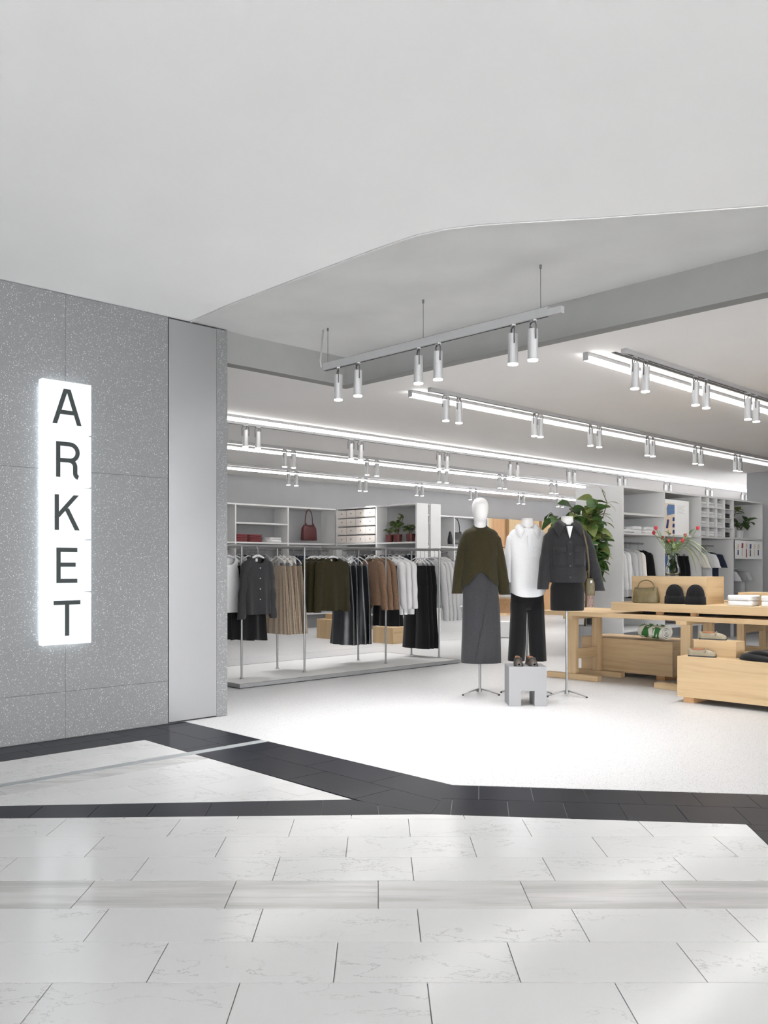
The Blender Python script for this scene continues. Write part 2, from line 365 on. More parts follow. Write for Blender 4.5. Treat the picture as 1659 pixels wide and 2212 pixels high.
soffit = [p for p in e2 if p[1] > 1.0] + [(5.56, .99)] + [(5.56, 6.22), (3.81, 6.22)]
struct(MB().prism(soffit, CZ, CZ+.1).build('ceiling_soffit', M_soffit), 'grey plaster soffit over the shop entrance', 'ceiling')
struct(B('beam_left', M_beam, (4.16, 5.56, 6.2, 6.32, 2.956, CZ+.1)), 'short grey beam ending at the terrazzo wall', 'beam')
struct(B('beam_right', M_beam, (5.56, 5.68, -2, 6.32, 2.956, CZ+.1)), 'long grey beam running out to the right over the entrance', 'beam')
SCZ = 3.0
struct(MB().prism([(4.0, 6.32), (5.68, 6.32), (5.68, -2), (24, -2), (24, 15), (4.0, 15)], SCZ, SCZ+.1).build('ceiling_shop', M_shopceil), 'pale ceiling inside the shop', 'ceiling')
wl = struct(B('wall_left', M_gap, (-10, 4.2, 6.165, 6.2, 0, CZ)), 'speckled grey terrazzo shop front wall', 'wall')
g = .002
for (u0, u1) in ((-4.0, -2.0), (-2.0, .28), (.28, 1.12), (1.12, 1.96), (1.96, 2.80), (2.80, 3.64)):
    for (z0, z1) in ((.004, .34), (.34, 1.94), (1.94, CZ-.004)):
        B('terrazzo_panel', M_wall, (u0+g/2, u1-g/2, 6.15, 6.166, z0+g/2, z1-g/2), wl)
B('metal_panel', M_metal, (3.648, 4.092, 6.15, 6.166, .012, CZ-.014), wl)
B('terrazzo_panel', M_wall, (4.095, 4.2, 6.15, 6.2, .004, CZ-.012), wl)
struct(B('wall_back', M_backwall, (3.5, 24, 14.1, 14.25, 0, SCZ)), 'plain grey back wall of the shop', 'wall')
struct(B('wall_end', M_backwall, (23.85, 24, 6.9, 14.1, 0, SCZ)), 'grey end wall far inside the shop', 'wall')
struct(B('wall_right', M_backwall, (16.56, 16.7, -2, 7.1, 0, SCZ)), 'grey wall to the right of the shelving', 'wall')
struct(B('wall_side', M_backwall, (3.9, 4.0, 6.2, 14.1, 0, SCZ)), 'grey side wall behind the terrazzo front', 'wall')
struct(B('wall_far_side', M_backwall, (8.2, 16.56, -2.1, -2.0, 0, SCZ)), 'grey side wall beyond the tables', 'wall')

# ------------------------------------------------------------------ the illuminated sign
def letters():
    s = .118                                    # stroke in cap heights
    def bar(x0, z0, x1, z1, w=s):               # slanted stroke with flat ends
        return [(x0-w/2, z0), (x0+w/2, z0), (x1+w/2, z1), (x1-w/2, z1)]
    def rect(x0, x1, z0, z1): return [(x0, z0), (x1, z0), (x1, z1), (x0, z1)]
    def arc(cx, cz, r, a0, a1, w=s, n=10, sx=1.0):
        out = []
        for i in range(n):
            t0, t1 = a0+(a1-a0)*i/n, a0+(a1-a0)*(i+1)/n
            out.append([(cx+sx*(r-w/2)*math.cos(t0), cz+(r-w/2)*math.sin(t0)), (cx+sx*(r+w/2)*math.cos(t0), cz+(r+w/2)*math.sin(t0)),
                        (cx+sx*(r+w/2)*math.cos(t1), cz+(r+w/2)*math.sin(t1)), (cx+sx*(r-w/2)*math.cos(t1), cz+(r-w/2)*math.sin(t1))])
        return out
    L = {}
    L['A'] = [bar(-.36, 0, -.035, 1, .130), bar(.36, 0, .035, 1, .130), rect(-.25, .25, .28, .28+s), rect(-.09, .09, 1-s, 1)]
    L['R'] = [rect(-.32, -.32+s, 0, 1), rect(-.32, .08, 1-s, 1), rect(-.32, .10, .42, .42+s)] + arc(.08, .71, .29-s/2, -math.pi/2, math.pi/2)
    L['R'] += arc(.06, .42+s/2-.175, .175, math.pi/2, -.1, s, 7) + [rect(.235-s/2, .235+s/2, .13, .33)] + arc(.235+.13, .13, .13, math.pi-.05, 1.5*math.pi-.35, s, 6)
    L['K'] = [rect(-.36, -.36+s, 0, 1), bar(-.30, .36, .27, 1, .152), bar(.30, 0, -.02, .62, .138)]
    L['E'] = [rect(-.31, -.31+s, 0, 1), rect(-.31, .30, 0, s), rect(-.31, .25, .46, .46+s), rect(-.31, .30, 1-s, 1)]
    L['T'] = [rect(-s/2, s/2, 0, 1), rect(-.39, .39, 1-s, 1)]
    return L
sign = thing('illuminated_sign', 'tall illuminated white sign of five stacked letter boxes on the terrazzo wall', 'sign', (2.594, 6.068, .683))
LT = letters(); hb = .3776; wb = .366
for i, ch in enumerate('TEKRA'):
    b = B('light_box', M_sign, (0, wb, 0, .062, i*hb+.004, (i+1)*hb-.004), sign, bevel=.004)
    mb = MB(); cap = .252; cx, cz = wb*.5-.002, i*hb+.066
    for qi, q in enumerate(LT[ch]): mb.prism_xz([(cx+x*cap*1.0, cz+z*cap) for x, z in q], -.004-.0002*qi, .001)
    mb.build('letter', M_letter, b)
B('backing', M_halo, (.03, wb-.03, .062, .074, .03, 5*hb-.03), sign)

# ------------------------------------------------------------------ track lights
lamp = thing('track_spotlight', 'x', 'spotlight')          # origin at the rail, lamp hangs below
MB().cyl((0, 0, -.26), (0, 0, -.06), .034, n=20).build('lamp_body', M_alu, lamp, smooth=False)
MB().cyl((0, 0, -.268), (0, 0, -.2585), .0335, n=20).build('lens', M_lens, lamp)
yk = MB(); yk.tube([(-.041, 0, -.13), (-.043, 0, -.04), (-.03, 0, -.012), (.03, 0, -.012), (.043, 0, -.04), (.041, 0, -.13)], .0042, 6)
yk.build('yoke', M_darkmetal, lamp, smooth=True)
MB().box(-.03, .03, -.012, .012, -.012, .0).build('track_adapter', M_alu, lamp)
mbw = MB().tube([(.012, 0, -.012), (.02, .01, -.03), (.006, .012, -.045), (0, 0, -.06)], .003, 5); mbw.build('cable', M_black, lamp, smooth=True)
ld = bpy.data.lights.new('spot_beam', 'SPOT'); ld.energy = SPOT_W; ld.spot_size = R(78); ld.spot_blend = .75; ld.shadow_soft_size = .03; ld.color = (1, .992, .985)
lo = bpy.data.objects.new('spot_beam', ld); col.objects.link(lo); lo.parent = lamp; lo.location = (0, 0, -.275)
first_lamp = [True]
def place_lamp(loc, rz, label, group):
    o = lamp if first_lamp[0] else copy_tree(lamp); first_lamp[0] = False
    o.location = loc; o.rotation_euler = (0, 0, rz); o['label'] = label; o['group'] = group
def tube_track(u0, u1, v, vr, us, desc, ur0, ur1):
    t = thing('tube_track', 'long glowing tube light on the ceiling, ' + desc, 'tube light', ((u0+u1)/2, v, SCZ), 0, 'ceiling tube lights')
    h = (u1-u0)/2
    B('housing', M_alu, (-h, h, -.024, .024, -.03, 0), t); B('diffuser', M_tube, (-h+.004, h-.004, -.022, .022, -.066, -.03), t)
    B('end_cap', M_alu, (-h-.006, -h+.004, -.024, .024, -.066, 0), t); B('end_cap', M_alu, (h-.004, h+.006, -.024, .024, -.066, 0), t)
    r = thing('lamp_rail', 'slim grey spotlight rail on the ceiling, ' + desc, 'rail', (ur0, vr, SCZ), 0, 'ceiling spotlight rails')
    B('rail', M_alu, (0, ur1-ur0, -.019, .019, -.035, 0), r)
    B('rail_slot', M_gap, (.01, ur1-ur0-.01, -.006, .006, -.0365, -.034), r)
    B('rail_end', M_alu, (-.05, 0, -.022, .022, -.04, 0), r)
    for i, u in enumerate(us):
        place_lamp((u, vr, SCZ-.035), random.Random(int(u*1000)).uniform(-.5, .5), '%s lamp of the %s spotlight pair, %s' % (('left', 'right')[i % 2], ORD[i//2], desc), 'ceiling spotlights')
tube_track(4.6, 21.0, 8.5, 8.85, [6.306, 6.493, 8.048, 8.228, 9.83, 10.008, 11.559, 11.758, 13.253, 13.427, 14.944, 15.146, 16.718, 16.932, 18.574, 18.797, 20.362, 20.589], 'middle row above the clothes rack', 4.6, 21.0)
tube_track(4.6, 16.5, 10.6, 10.25, [8.006, 8.17, 9.671, 9.888, 11.397, 11.591, 13.078, 13.246, 14.746, 14.922], 'second row from the back wall', 4.6, 17.5)
tube_track(4.6, 20.5, 12.85, 12.5, [9.847, 10.028, 11.597, 11.757, 13.201, 13.368, 14.918, 15.108, 16.661, 16.858, 18.257, 18.456], 'row closest to the back wall', 4.6, 20.5)
tube_track(6.33, 16.2, 6.08, 5.86, [6.615, 6.814, 8.104, 8.218, 9.243, 9.439, 10.605, 10.751, 11.948, 12.133, 13.263, 13.426], 'row above the mannequins', 6.42, 16.2)
tube_track(6.24, 13.0, 4.0, 3.72, [6.528, 6.7, 7.592, 7.802, 8.704, 8.902], 'short row at the upper right', 6.40, 13.0)
struct(B('trim_5', M_gap, (6.40, 13.0, 3.82, 3.86, SCZ-.003, SCZ+.02)), 'dark recessed slot in the shop ceiling', 'trim')
# suspended track under the soffit
SZ = 2.90; SU = 4.77
st = thing('suspended_rail', 'suspended grey spotlight rail hung on wires under the grey soffit', 'rail', (SU, 4.4, SZ))
B('rail', M_alu, (-.022, .022, -1.07, 1.17, -.03, .03), st, bevel=.003)
B('rail_slot', M_gap, (-.006, .006, -1.06, 1.16, -.0315, -.0295), st)
B('rail_end', M_alu, (-.02, .02, -1.17, -1.07, -.03, .014), st)
for vv in (1.13, .05, -1.0):
    MB().cyl((0, vv, .03), (0, vv, CZ-SZ), .0022, n=6).build('suspension_wire', M_darkmetal, st)
    MB().cyl((0, vv, CZ-SZ-.025), (0, vv, CZ-SZ), .008, n=8).build('wire_anchor', M_darkmetal, st)
MB().tube([(-.03, 1.18, .0), (-.03, 1.19, .05), (0.01, 1.20, CZ-SZ)], .008, 6).build('power_cable', M_alu, st, smooth=True)
ld2 = bpy.data.lights.new('spot_beam_wide', 'SPOT'); ld2.energy = SUSP_W; ld2.spot_size = R(112); ld2.spot_blend = .8; ld2.shadow_soft_size = .03; ld2.color = (1, .992, .985)
def susp_lamp(loc, rz, label, group):
    n0 = set(bpy.data.objects); place_lamp(loc, rz, label, group)
    for o in set(bpy.data.objects)-n0:
        if o.type == 'LIGHT': o.data = ld2
for i, vv in enumerate([5.398, 5.163, 4.498, 4.303, 3.625, 3.462]):
    susp_lamp((SU, vv, SZ-.03), R(50+15*(i % 2)), '%s lamp of the %s spotlight pair on the suspended rail' % (('left', 'right')[i % 2], ORD[i//2]), 'spotlights on the suspended rail')

# ------------------------------------------------------------------ garments
def mono(dip, zk): return lambda z: max(0.0, 1-z/zk)
def top_parts(parent, mat, W, L, depth=.040, neck=.08, dip=.05, drop=.06, flare=1.0, sleeve=.55, spread=.05, cuff=.045, fold=.010, seed=1, buttons=0, label=True, n=44, wide=1.0, opening=0.0, hemcurve=0.0, sl_w=.062):
    rnd = random.Random(seed); ph = rnd.uniform(0, 6); fr = rnd.uniform(26, 38)
    zk = -.13
    secs = [(0,0,0,neck,depth*.75), (0,0,-.006,neck+.012,depth*.85), (0,0,-drop*.45,neck+(W-neck)*.52,depth*.9), (0,0,-drop*.8,W*.90,depth*.85), (0,0,-drop-.02,W*.985,depth*.85),
            (0,0,-.13,W,depth*.95), (0,0,-.22,W*.985,depth*1.05), (0,0,-L*.5,W*(.98+.35*(flare-1)),depth*1.12), (0,0,-L*.7,W*(1+.6*(flare-1)),depth*1.15), (0,0,-L*.88,W*(1+.85*(flare-1)),depth*1.15), (0,0,-L*.97,W*flare,depth*1.12), (0,0,-L,W*flare*.985,depth*1.06)]
    def off(th, t, x, y, z):
        s = math.sin(th); dz = 0.0; dy = 0.0
        if z > zk:
            front = max(0.0, -s)**1.3; d = (dip if s < 0 else .012)
            dz -= (front*dip if s < 0 else .012*abs(s))*max(0.0, 1-z/zk)
        a = min(1.0, max(0.0, (-z-.12)/(L-.12)))
        dy += fold*a*(math.sin(x*fr+ph+1.5*z)+.5*math.sin(x*fr*1.9+ph*2))*(1 if s < 0 else .7)
        if hemcurve and z < -L*.8: dz += hemcurve*(abs(x)/W)**2.2*((-z-L*.8)/(L*.2))
        return (0, dy, dz)
    body = MB().loft(secs, n, 2.6, off=off).build('torso', mat, parent, smooth=True)
    if sleeve:
        for sx in (-1, 1):
            x0 = W-.035; x1 = W+spread; k = random.Random(seed*7+sx)
            ss = []
            for t in (0, .03, .08, .16, .3, .45, .6, .75, .88, .97, 1.0):
                z = -drop*.78-(sleeve-drop)*t; wv = sl_w*(1-.28*t)*min(1, .45+t*9) if t < .1 else sl_w*(1-.28*t)
                if t >= .97: wv = max(cuff*.92, wv*.9) if t == 1.0 else max(cuff, wv*.96)
                ss.append((sx*(x0+(x1-x0)*t**.8), .004+.012*t*k.uniform(.3, 1), z, wv, min(depth*.95, wv*.85)*(1-.15*t)))
            fo = k.uniform(0, 6)
            MB().loft(ss, 20, 2.2, True, False, off=lambda th, t, x, y, z: (.005*math.sin(z*34+fo)*math.sin(th*2+fo), .005*math.sin(z*26+fo), 0)).build('sleeve', mat, parent, smooth=True)
    if label: B('neck_label', F_white, (-.014, .014, depth*.55, depth*.62, -.055, -.022), parent)
    for i in range(buttons):
        z = -dip-.05-i*(L-dip-.1)/max(1, buttons)
        MB().cyl((0, -depth*1.12-.004, z), (0, -depth*1.12+.004, z), .006, n=8).build('button', M_hanger, parent)
    return body
def collar(parent, mat, r, z, tip=(.085, -.118, -.125), side=.118, back=.110, fz=.02):
    mb = MB(); n = 15
    for sx in (-1, 1):
        rings = [[], [], [], []]
        for k in range(n):
            t = k/(n-1); th = R(-72)+R(162)*t; fr = max(0.0, -math.sin(th))
            f = Vector((sx*r*math.cos(th), r*.97*math.sin(th), z+fz-.045*fr**2)); base = Vector((f.x*.98, f.y*.98, f.z-.028))
            a, b, c = Vector((sx*tip[0], tip[1], z+tip[2])), Vector((sx*side, .0, z-.010)), Vector((0, back, z-.022))
            o = a*((1-t)*(1-2*t))+b*(4*t*(1-t))+c*(t*(2*t-1))
            m = (f+o)/2+Vector((0, -.006*fr, .010))
            for q, p in zip(rings, (base, f, m, o)): q.append(p)
        mb.rings(rings, closed=False)
    ob = mb.build('collar', mat, parent, smooth=True, recalc=False); sm = ob.modifiers.new('thick', 'SOLIDIFY'); sm.thickness = .005; sm.offset = 0
    return ob
def conform_patch(name, mat, parent, x0, x1, z0, z1, W, D, off, p=2.25, point=0.0, thick=.006):
    rings = []
    for j in range(7):
        q = j/6; ring = []
        for k in range(9):
            x = x0+(x1-x0)*k/8; zz = z0+(z1-z0)*q-(point*(1-abs(2*k/8-1)) if j == 0 else 0)
            y = -(D*max(.02, 1-abs(x/W)**p)**(1/p)+off); ring.append((x, y, zz))
        rings.append(ring)
    ob = MB().rings(rings, closed=False).build(name, mat, parent, smooth=True, recalc=False); sm = ob.modifiers.new('thick', 'SOLIDIFY'); sm.thickness = thick; sm.offset = 0
    return ob
def skirt_parts(parent, mat, W, L, flare=1.2, depth=.045, pleats=0, fold=.016, seed=1, band=True, n=72, uneven=0.0, waist_mat=None):
    rnd = random.Random(seed); ph = rnd.uniform(0, 6); fr = rnd.uniform(34, 44)
    secs = []
    for t in (0, .02, .06, .07, .15, .3, .5, .7, .88, .985, 1.0):
        secs.append((0, 0, -L*t, W*(1+(flare-1)*t), depth*(.55+.75*t)))
    def off(th, t, x, y, z):
        a = min(1, max(0, (-z/L-.05)*1.6)); s = math.sin(th)
        if pleats:
            q = (th*pleats/(2*math.pi)+ph) % 1.0; tri = abs(q-.5)*2
            return (.3*fold*a*math.cos(th)*tri, (fold*a*(tri-.5))*(1 if s > 0 else -1), 0)
        return (0, fold*a*(math.sin(x*fr+ph)+.6*math.sin(x*fr*.6+ph*1.7)), uneven*a*math.sin(x*9+ph))
    MB().loft(secs, n, 2.3, off=off).build('skirt_body', mat, parent, smooth=True)
    if band: MB().loft([(0,0,.004,W*1.01,depth*.58),(0,0,-.036,W*1.025,depth*.62)], 32, 2.3).build('waistband', waist_mat or mat, parent, smooth=True)
def trouser_parts(parent, mat, W, L, depth=.036, crotch=.3, leg=.098, gap=.0, flare=1.15, n=28, seed=1, crease=True):
    MB().loft([(0,0,0,W*.86,depth*.8),(0,0,-.04,W*.88,depth*.85),(0,0,-crotch*.55,W,depth*1.05),(0,0,-crotch*.9,W*1.03,depth*1.08),(0,0,-crotch-.015,W*.99,depth*.7)], 40, 2.5, c1=True).build('seat', mat, parent, smooth=True)
    MB().loft([(0,0,.004,W*.87,depth*.83),(0,0,-.036,W*.90,depth*.88)], 32, 2.4).build('waistband', mat, parent, smooth=True)
    for sx in (-1, 1):
        cx0 = W*.5; ss = []
        for t in (0, .08, .2, .4, .6, .8, .97, 1.0):
            z = -crotch*.82-(L-crotch*.82)*t; lw = leg+(leg*(flare-1))*t
            ss.append((sx*(cx0+gap*t+.012*t), 0, z, min(lw, W*.54) if t < .1 else lw*.92, depth*(1.0-.05*t)))
        MB().loft(ss, n, 2.1, off=lambda th, t, x, y, z: (0, (-.012 if math.sin(th) < -.9 else 0)+.006*math.sin(z*9+seed), 0)).build('leg', mat, parent, smooth=True)
def hanger_thing(loc, rz, label, group, kind='arms', width=.2, drop=.06, up=.1):
    h = thing('clothes_hanger', label, 'hanger', loc, rz, group)      # origin at the collar; hook above
    MB().tube([(0,0,.0),(0,0,up-.03),(.0,.004,up-.022),(-.014,.004,up-.006),(-.013,.004,up+.008),(0,.004,up+.016),(.014,.004,up+.008)], .0028, 5).build('hook', M_steel, h, smooth=True)
    if kind == 'arms':
        mb = MB(); pts = [(-width,0,-drop-.006),(-width*.6,0,-drop*.5),(-.02,0,.002),(.02,0,.002),(width*.6,0,-drop*.5),(width,0,-drop-.006)]
        mb.tube(pts, [.007,.010,.012,.012,.010,.007], 8); mb.build('arms', M_hanger, h, smooth=True)
    else:
        mb = MB().tube([(-.155,0,-.085),(-.11,0,-.045),(-.012,0,.0),(.012,0,.0),(.11,0,-.045),(.155,0,-.085)], [.006,.007,.008,.008,.007,.006], 6); mb.build('arms', M_hanger, h, smooth=True)
        for sx in (-1, 1): B('clip', M_steel, (sx*.13-.01, sx*.13+.01, -.012, .012, -.125, -.07), h)
    return h
RAILZ = 1.45
FACE_U = R(-90)        # garment front turned to -X (along the rails that run in X)
FACE_V = 0.0           # garment front turned to -Y
def hang(kind, name, cat, label, mat, u, v, rz, group, railz=RAILZ, hang_label=None, **kw):
    jig = random.Random(int(u*977+v*331)).uniform(-.05, .05); up = kw.pop('up', .10)
    hz = railz-up
    if hang_label is None: hang_label = 'pale grey hanger carrying the ' + label
    hw = hang_label.split(); hang_label = ' '.join(hw[:16])
    if kind == 'top':
        t = thing(name, label, cat, (u, v, hz), rz+jig, group); top_parts(t, mat, **kw)
        if kw.get('W'): hanger_thing((u, v, hz+.004), rz+jig, hang_label, 'hangers on the clothes rails', 'arms', kw['W']*.86, .05, up)
    else:
        t = thing(name, label, cat, (u, v, hz-.105), rz+jig, group)
        (skirt_parts if kind == 'skirt' else trouser_parts)(t, mat, **kw)
        hanger_thing((u, v, hz+.004), rz+jig, hang_label, 'hangers on the clothes rails', 'clips', .15, .08, up)
    return t

# ------------------------------------------------------------------ the rack on its platform
plat = thing('display_platform', 'low pale platform with grey metal edge under the clothes rack', 'platform', (5.19, 7.38, 0))
B('deck', plain('deck_pale', (226, 226, 226), .6, noise=.05, nscale=120), (.03, 3.39, .03, 1.42, .03, .046), plat, bevel=.003)
B('edge_strip', M_plinth, (0, 3.42, 0, .03, .008, .046), plat); B('edge_strip', M_plinth, (0, .03, .03, 1.45, .008, .046), plat); B('edge_strip', M_plinth, (3.39, 3.42, .03, 1.45, .008, .046), plat); B('edge_strip', M_plinth, (.03, 3.39, 1.42, 1.45, .008, .046), plat)
B('plinth', M_gap, (.02, 3.40, .02, 1.43, 0, .03), plat)
rack = thing('clothes_rack', 'long steel clothes rack with thin posts standing on the platform', 'clothes rack', (5.46, 7.73, .046))
for du in (0, .86, 2.15, 3.13):
    for dv in (0, .5):
        MB().cyl((du, dv, 0), (du, dv, RAILZ-.046+.02), .0115, n=12).build('post', M_steel, rack, smooth=False)
        MB().cyl((du, dv, 0), (du, dv, .006), .022, n=14).build('post_foot', M_steel, rack)
    MB().cyl((du, 0, RAILZ-.046+.02), (du, .5, RAILZ-.046+.02), .010, n=10).build('cross_bar', M_steel, rack)
for dv in (0, .25, .5):
    MB().cyl((-.22, dv, RAILZ-.046+.012), (3.5, dv, RAILZ-.046+.012), .0125, n=12).build('rail', M_steel, rack)
G = 'clothes on the rack'
hang('top', 'sleeveless_shirt', 'top', 'white sleeveless top hanging beside the terrazzo wall end', F_white, 5.37, 7.86, FACE_V, G, W=.17, L=.60, sleeve=0, dip=.09, neck=.09, seed=3)
for i, (v, d) in enumerate(((7.66, 'front of the charcoal shirts, with small pale buttons'), (7.70, 'middle of the three charcoal shirts, mostly hidden'), (7.75, 'rearmost of the three charcoal shirts, mostly hidden'))):
    hang('top', 'long_shirt', 'shirt', 'dark grey collarless shirt, ' + d, F_charcoal, 5.62+.035*i, v, FACE_V, G, hang_label='pale hanger of the %s charcoal shirt' % ('front', 'middle', 'rearmost')[i], W=.17, L=.62, dip=.075, sleeve=.68, spread=.04, fold=.020, seed=5, buttons=4 if i == 0 else 0, flare=1.02)
for i, (u, v) in enumerate(((5.63, 7.84), (5.52, 7.92))):
    hang('skirt', 'black_skirt', 'skirt', 'long black skirt %s the charcoal shirts' % ('showing below', 'flaring out to the left below')[i], F_black, u, v, FACE_V, G, W=.17, L=.80, flare=1.35, seed=11+i, uneven=.015)
for i, u in enumerate((6.12, 6.20, 6.28, 6.36)):
    hang('skirt', 'pleated_skirt', 'skirt', 'beige pleated skirt on clips, %s of four from the front' % ORD[i], F_beige, u, 7.98, FACE_U, G, hang_label='clip hanger of the %s beige pleated skirt' % ORD[i], W=.16, L=.765, flare=1.55, pleats=17, fold=.022, depth=.036, seed=21+i, n=136)
for i, v in enumerate((7.76, 7.84, 7.92, 8.00)):
    hang('top', 'olive_sweater', 'sweater', 'dark olive knit sweater, %s' % ('front one facing out', 'second from the front', 'third from the front', 'rearmost of four')[i], F_olive, 6.77-.02*i, v, FACE_V, G, hang_label='pale hanger of the %s olive sweater' % ORD[i], W=.21, L=.62, dip=.055, sleeve=.655, spread=.015, cuff=.05, sl_w=.075, fold=.022, seed=31, flare=1.0, depth=.042)
hang('top', 'navy_sweater', 'sweater', 'almost black navy sweater at the back of the olive sweaters', F_navy, 6.74, 8.09, FACE_V, G, W=.20, L=.60, sleeve=.62, seed=36)
for i, u in enumerate((7.12, 7.22, 7.31, 7.40)):
    hang('skirt', 'satin_skirt', 'skirt', 'dark grey satin midi skirt, %s of four along the rail' % ORD[i], F_satin, u, 7.98, FACE_U, G, hang_label='clip hanger of the %s grey satin skirt' % ORD[i], W=.15, L=.95, flare=1.5, depth=.04, fold=.018, seed=41+i)
for i, u in enumerate((7.58, 7.67, 7.76)):
    hang('top', 'camel_sweater', 'sweater', 'camel brown knit sweater, %s' % ('front one facing out', 'middle of three', 'rearmost of three')[i], F_brown, u, 7.95, FACE_U, G, hang_label='pale hanger of the %s camel sweater' % ('front', 'middle', 'rearmost')[i], W=.185, L=.59, sleeve=.66, spread=.05, dip=.05, seed=51, fold=.007)
for i, u in enumerate((7.86, 7.94)):
    hang('skirt', 'black_skirt', 'skirt', 'black skirt below the camel sweaters, %s' % ('in front', 'behind')[i], F_black, u, 7.98, FACE_U, G, W=.19, L=.76, flare=1.15, seed=56+i)
for i, u in enumerate((7.92, 8.02, 8.12)):
    hang('top', 'white_shirt', 'shirt', 'white shirt next to the camel sweaters, %s of three' % ORD[i], F_white, u, 7.98, FACE_U, G, hang_label='pale hanger of the %s white shirt on the rack' % ORD[i], W=.24, L=.72, sleeve=.66, spread=.01, seed=61+i, fold=.016, depth=.045)
for i, u in enumerate((8.42, 8.50, 8.58)):
    hang('trousers', 'black_trousers', 'trousers', 'black wide trousers on clips, %s of three along the rail' % ORD[i], F_black, u, 7.98, FACE_U, G, hang_label='clip hanger of the %s black trousers' % ORD[i], W=.20, L=1.08, leg=.105, flare=1.3, seed=71+i)
for i, u in enumerate((8.70, 8.78, 8.86, 8.94)):
    hang('top', 'grey_cardigan', 'cardigan', 'pale grey cardigan at the end of the rack, %s of four' % ORD[i], F_grey, u, 7.98, FACE_U, G, hang_label='pale hanger of the %s grey cardigan' % ORD[i], W=.20, L=.66, sleeve=.84, spread=.07, seed=81+i, fold=.012)

# ------------------------------------------------------------------ mannequins
FCAM = R(-44.06)
def stand(parent, top, rz=0.0, r=.20):
    MB().cyl((0, .02, .03), (0, .02, top), .012, n=14).build('pole', M_steel, parent)
    MB().cyl((0, .02, .025), (0, .02, .06), .02, .014, n=14).build('hub', M_steel, parent)
    for k in range(3):
        a = rz+k*2*math.pi/3
        MB().tube([(0, .02, .05), (r*.35*math.cos(a), .02+r*.35*math.sin(a), .042), (r*math.cos(a), .02+r*math.sin(a), .012)], [.008, .008, .006], 8).build('stand_leg', M_steel, parent, smooth=True)
        MB().cyl((r*math.cos(a), .02+r*math.sin(a), 0), (r*math.cos(a), .02+r*math.sin(a), .014), .010, n=10).build('foot', M_black, parent)
def bust(parent, zs, head=False, hz=0.0):
    # zs: neck top
    nz = zs
    secs = [(0,0,nz-.72,.10,.07),(0,0,nz-.62,.125,.085),(0,0,nz-.50,.12,.085),(0,0,nz-.42,.125,.088),(0,-.01,nz-.28,.15,.105),(0,-.003,nz-.18,.14,.082),(0,0,nz-.12,.112,.058),(0,0,nz-.085,.08,.056),(0,0,nz-.06,.064,.056),(0,0,nz-.03,.056,.054),(0,0,nz,.055,.053)]
    if head:
        h = nz
        secs += [(0,-.004,h+.012,.056,.060),(0,-.018,h+.03,.060,.075),(0,-.022,h+.06,.069,.085),(0,-.018,h+.10,.077,.092),(0,-.012,h+.14,.080,.095),(0,-.008,h+.175,.079,.094),(0,-.004,h+.205,.070,.084),(0,0,h+.23,.052,.064),(0,0,h+.243,.028,.036),(0,0,h+.247,.006,.008)]
    MB().loft(secs, 32, 2.05, True, True).build('bust_form', M_mann, parent, smooth=True)
# first mannequin: olive sweater and grey wrap skirt
m1 = thing('mannequin', 'white mannequin with a head wearing an olive sweater and grey wrap skirt', 'mannequin', (6.652, 5.451, 0), FCAM)
stand(m1, 1.1, R(210)); bust(m1, 1.665, True)
sw = bpy.data.objects.new('sweater', None); col.objects.link(sw); sw.parent = m1; sw.location = (0, 0, 1.635)
def tuck(th, t, x, y, z):
    return (0, 0, 0)
def worn_top(parent, mat, W, L, depth, neck, dip, hem=None, fold=.01, seed=1, drop=.065, flare=1.0, name='torso'):
    zk = -.16; rnd = random.Random(seed); ph = rnd.uniform(0, 6)
    secs = [(0,0,0,neck,neck*.95),(0,0,-.004,neck+.008,neck),(0,0,-.02,neck+.03,depth*.72),(0,0,-drop*.6,neck+(W-neck)*.66,depth*.72),(0,0,-drop,W*.93,depth*.72),(0,0,-drop-.03,W,depth*.76),(0,0,-.16,W*1.02,depth*.92),(0,0,-.25,W*1.0,depth*1.06),(0,0,-L*.55,W*(.97+.4*(flare-1)),depth*1.06),(0,0,-L*.72,W*(.97+.7*(flare-1)),depth*1.06),(0,0,-L*.86,W*flare,depth*1.10),(0,0,-L*.95,W*flare,depth*1.10),(0,0,-L,W*flare*.97,depth*1.04)]
    def off(th, t, x, y, z):
        s = math.sin(th); dz = 0.0; dy = 0.0
        if z > zk:
            front = max(0.0, -s)**1.2
            dz -= (front*dip if s < 0 else .0)*max(0.0, 1-z/zk)
        a = min(1.0, max(0.0, (-z-.15)/(L-.15)))
        dy = fold*a*(math.sin(x*27+ph+3*z)+.5*math.sin(x*47+ph*2))
        if hem:
            h, hy = hem(x/W, s); q = max(0.0, (-z-L*.55)/(L*.45))**1.5; dz += h*q; dy += hy*q
        return (0, dy, dz)
    return MB().loft(secs, 64, 2.25, off=off).build(name, mat, parent, smooth=True)
def worn_sleeve(parent, mat, p0, p1, r0, r1, seed=1, cap=True, cuffband=False):
    rnd = random.Random(seed); ph = rnd.uniform(0, 6); ss = []
    for t in (0, .02, .05, .1, .2, .35, .5, .65, .8, .92, 1.0):
        k = min(1, .35+t*8) if t < .09 else 1
        bow = .012*math.sin(math.pi*t)
        ss.append((p0[0]+(p1[0]-p0[0])*t+(bow if p1[0] > 0 else -bow), p0[1]+(p1[1]-p0[1])*t, p0[2]+(p1[2]-p0[2])*t, (r0+(r1-r0)*t)*k, (r0*.95+(r1-r0*.95)*t)*k))
    return MB().loft(ss, 22, 2.1, True, False, off=lambda th, t, x, y, z: (.006*math.sin(z*30+ph)*math.sin(th*2), .006*math.sin(z*24+ph*2), 0)).build('sleeve', mat, parent, smooth=True)
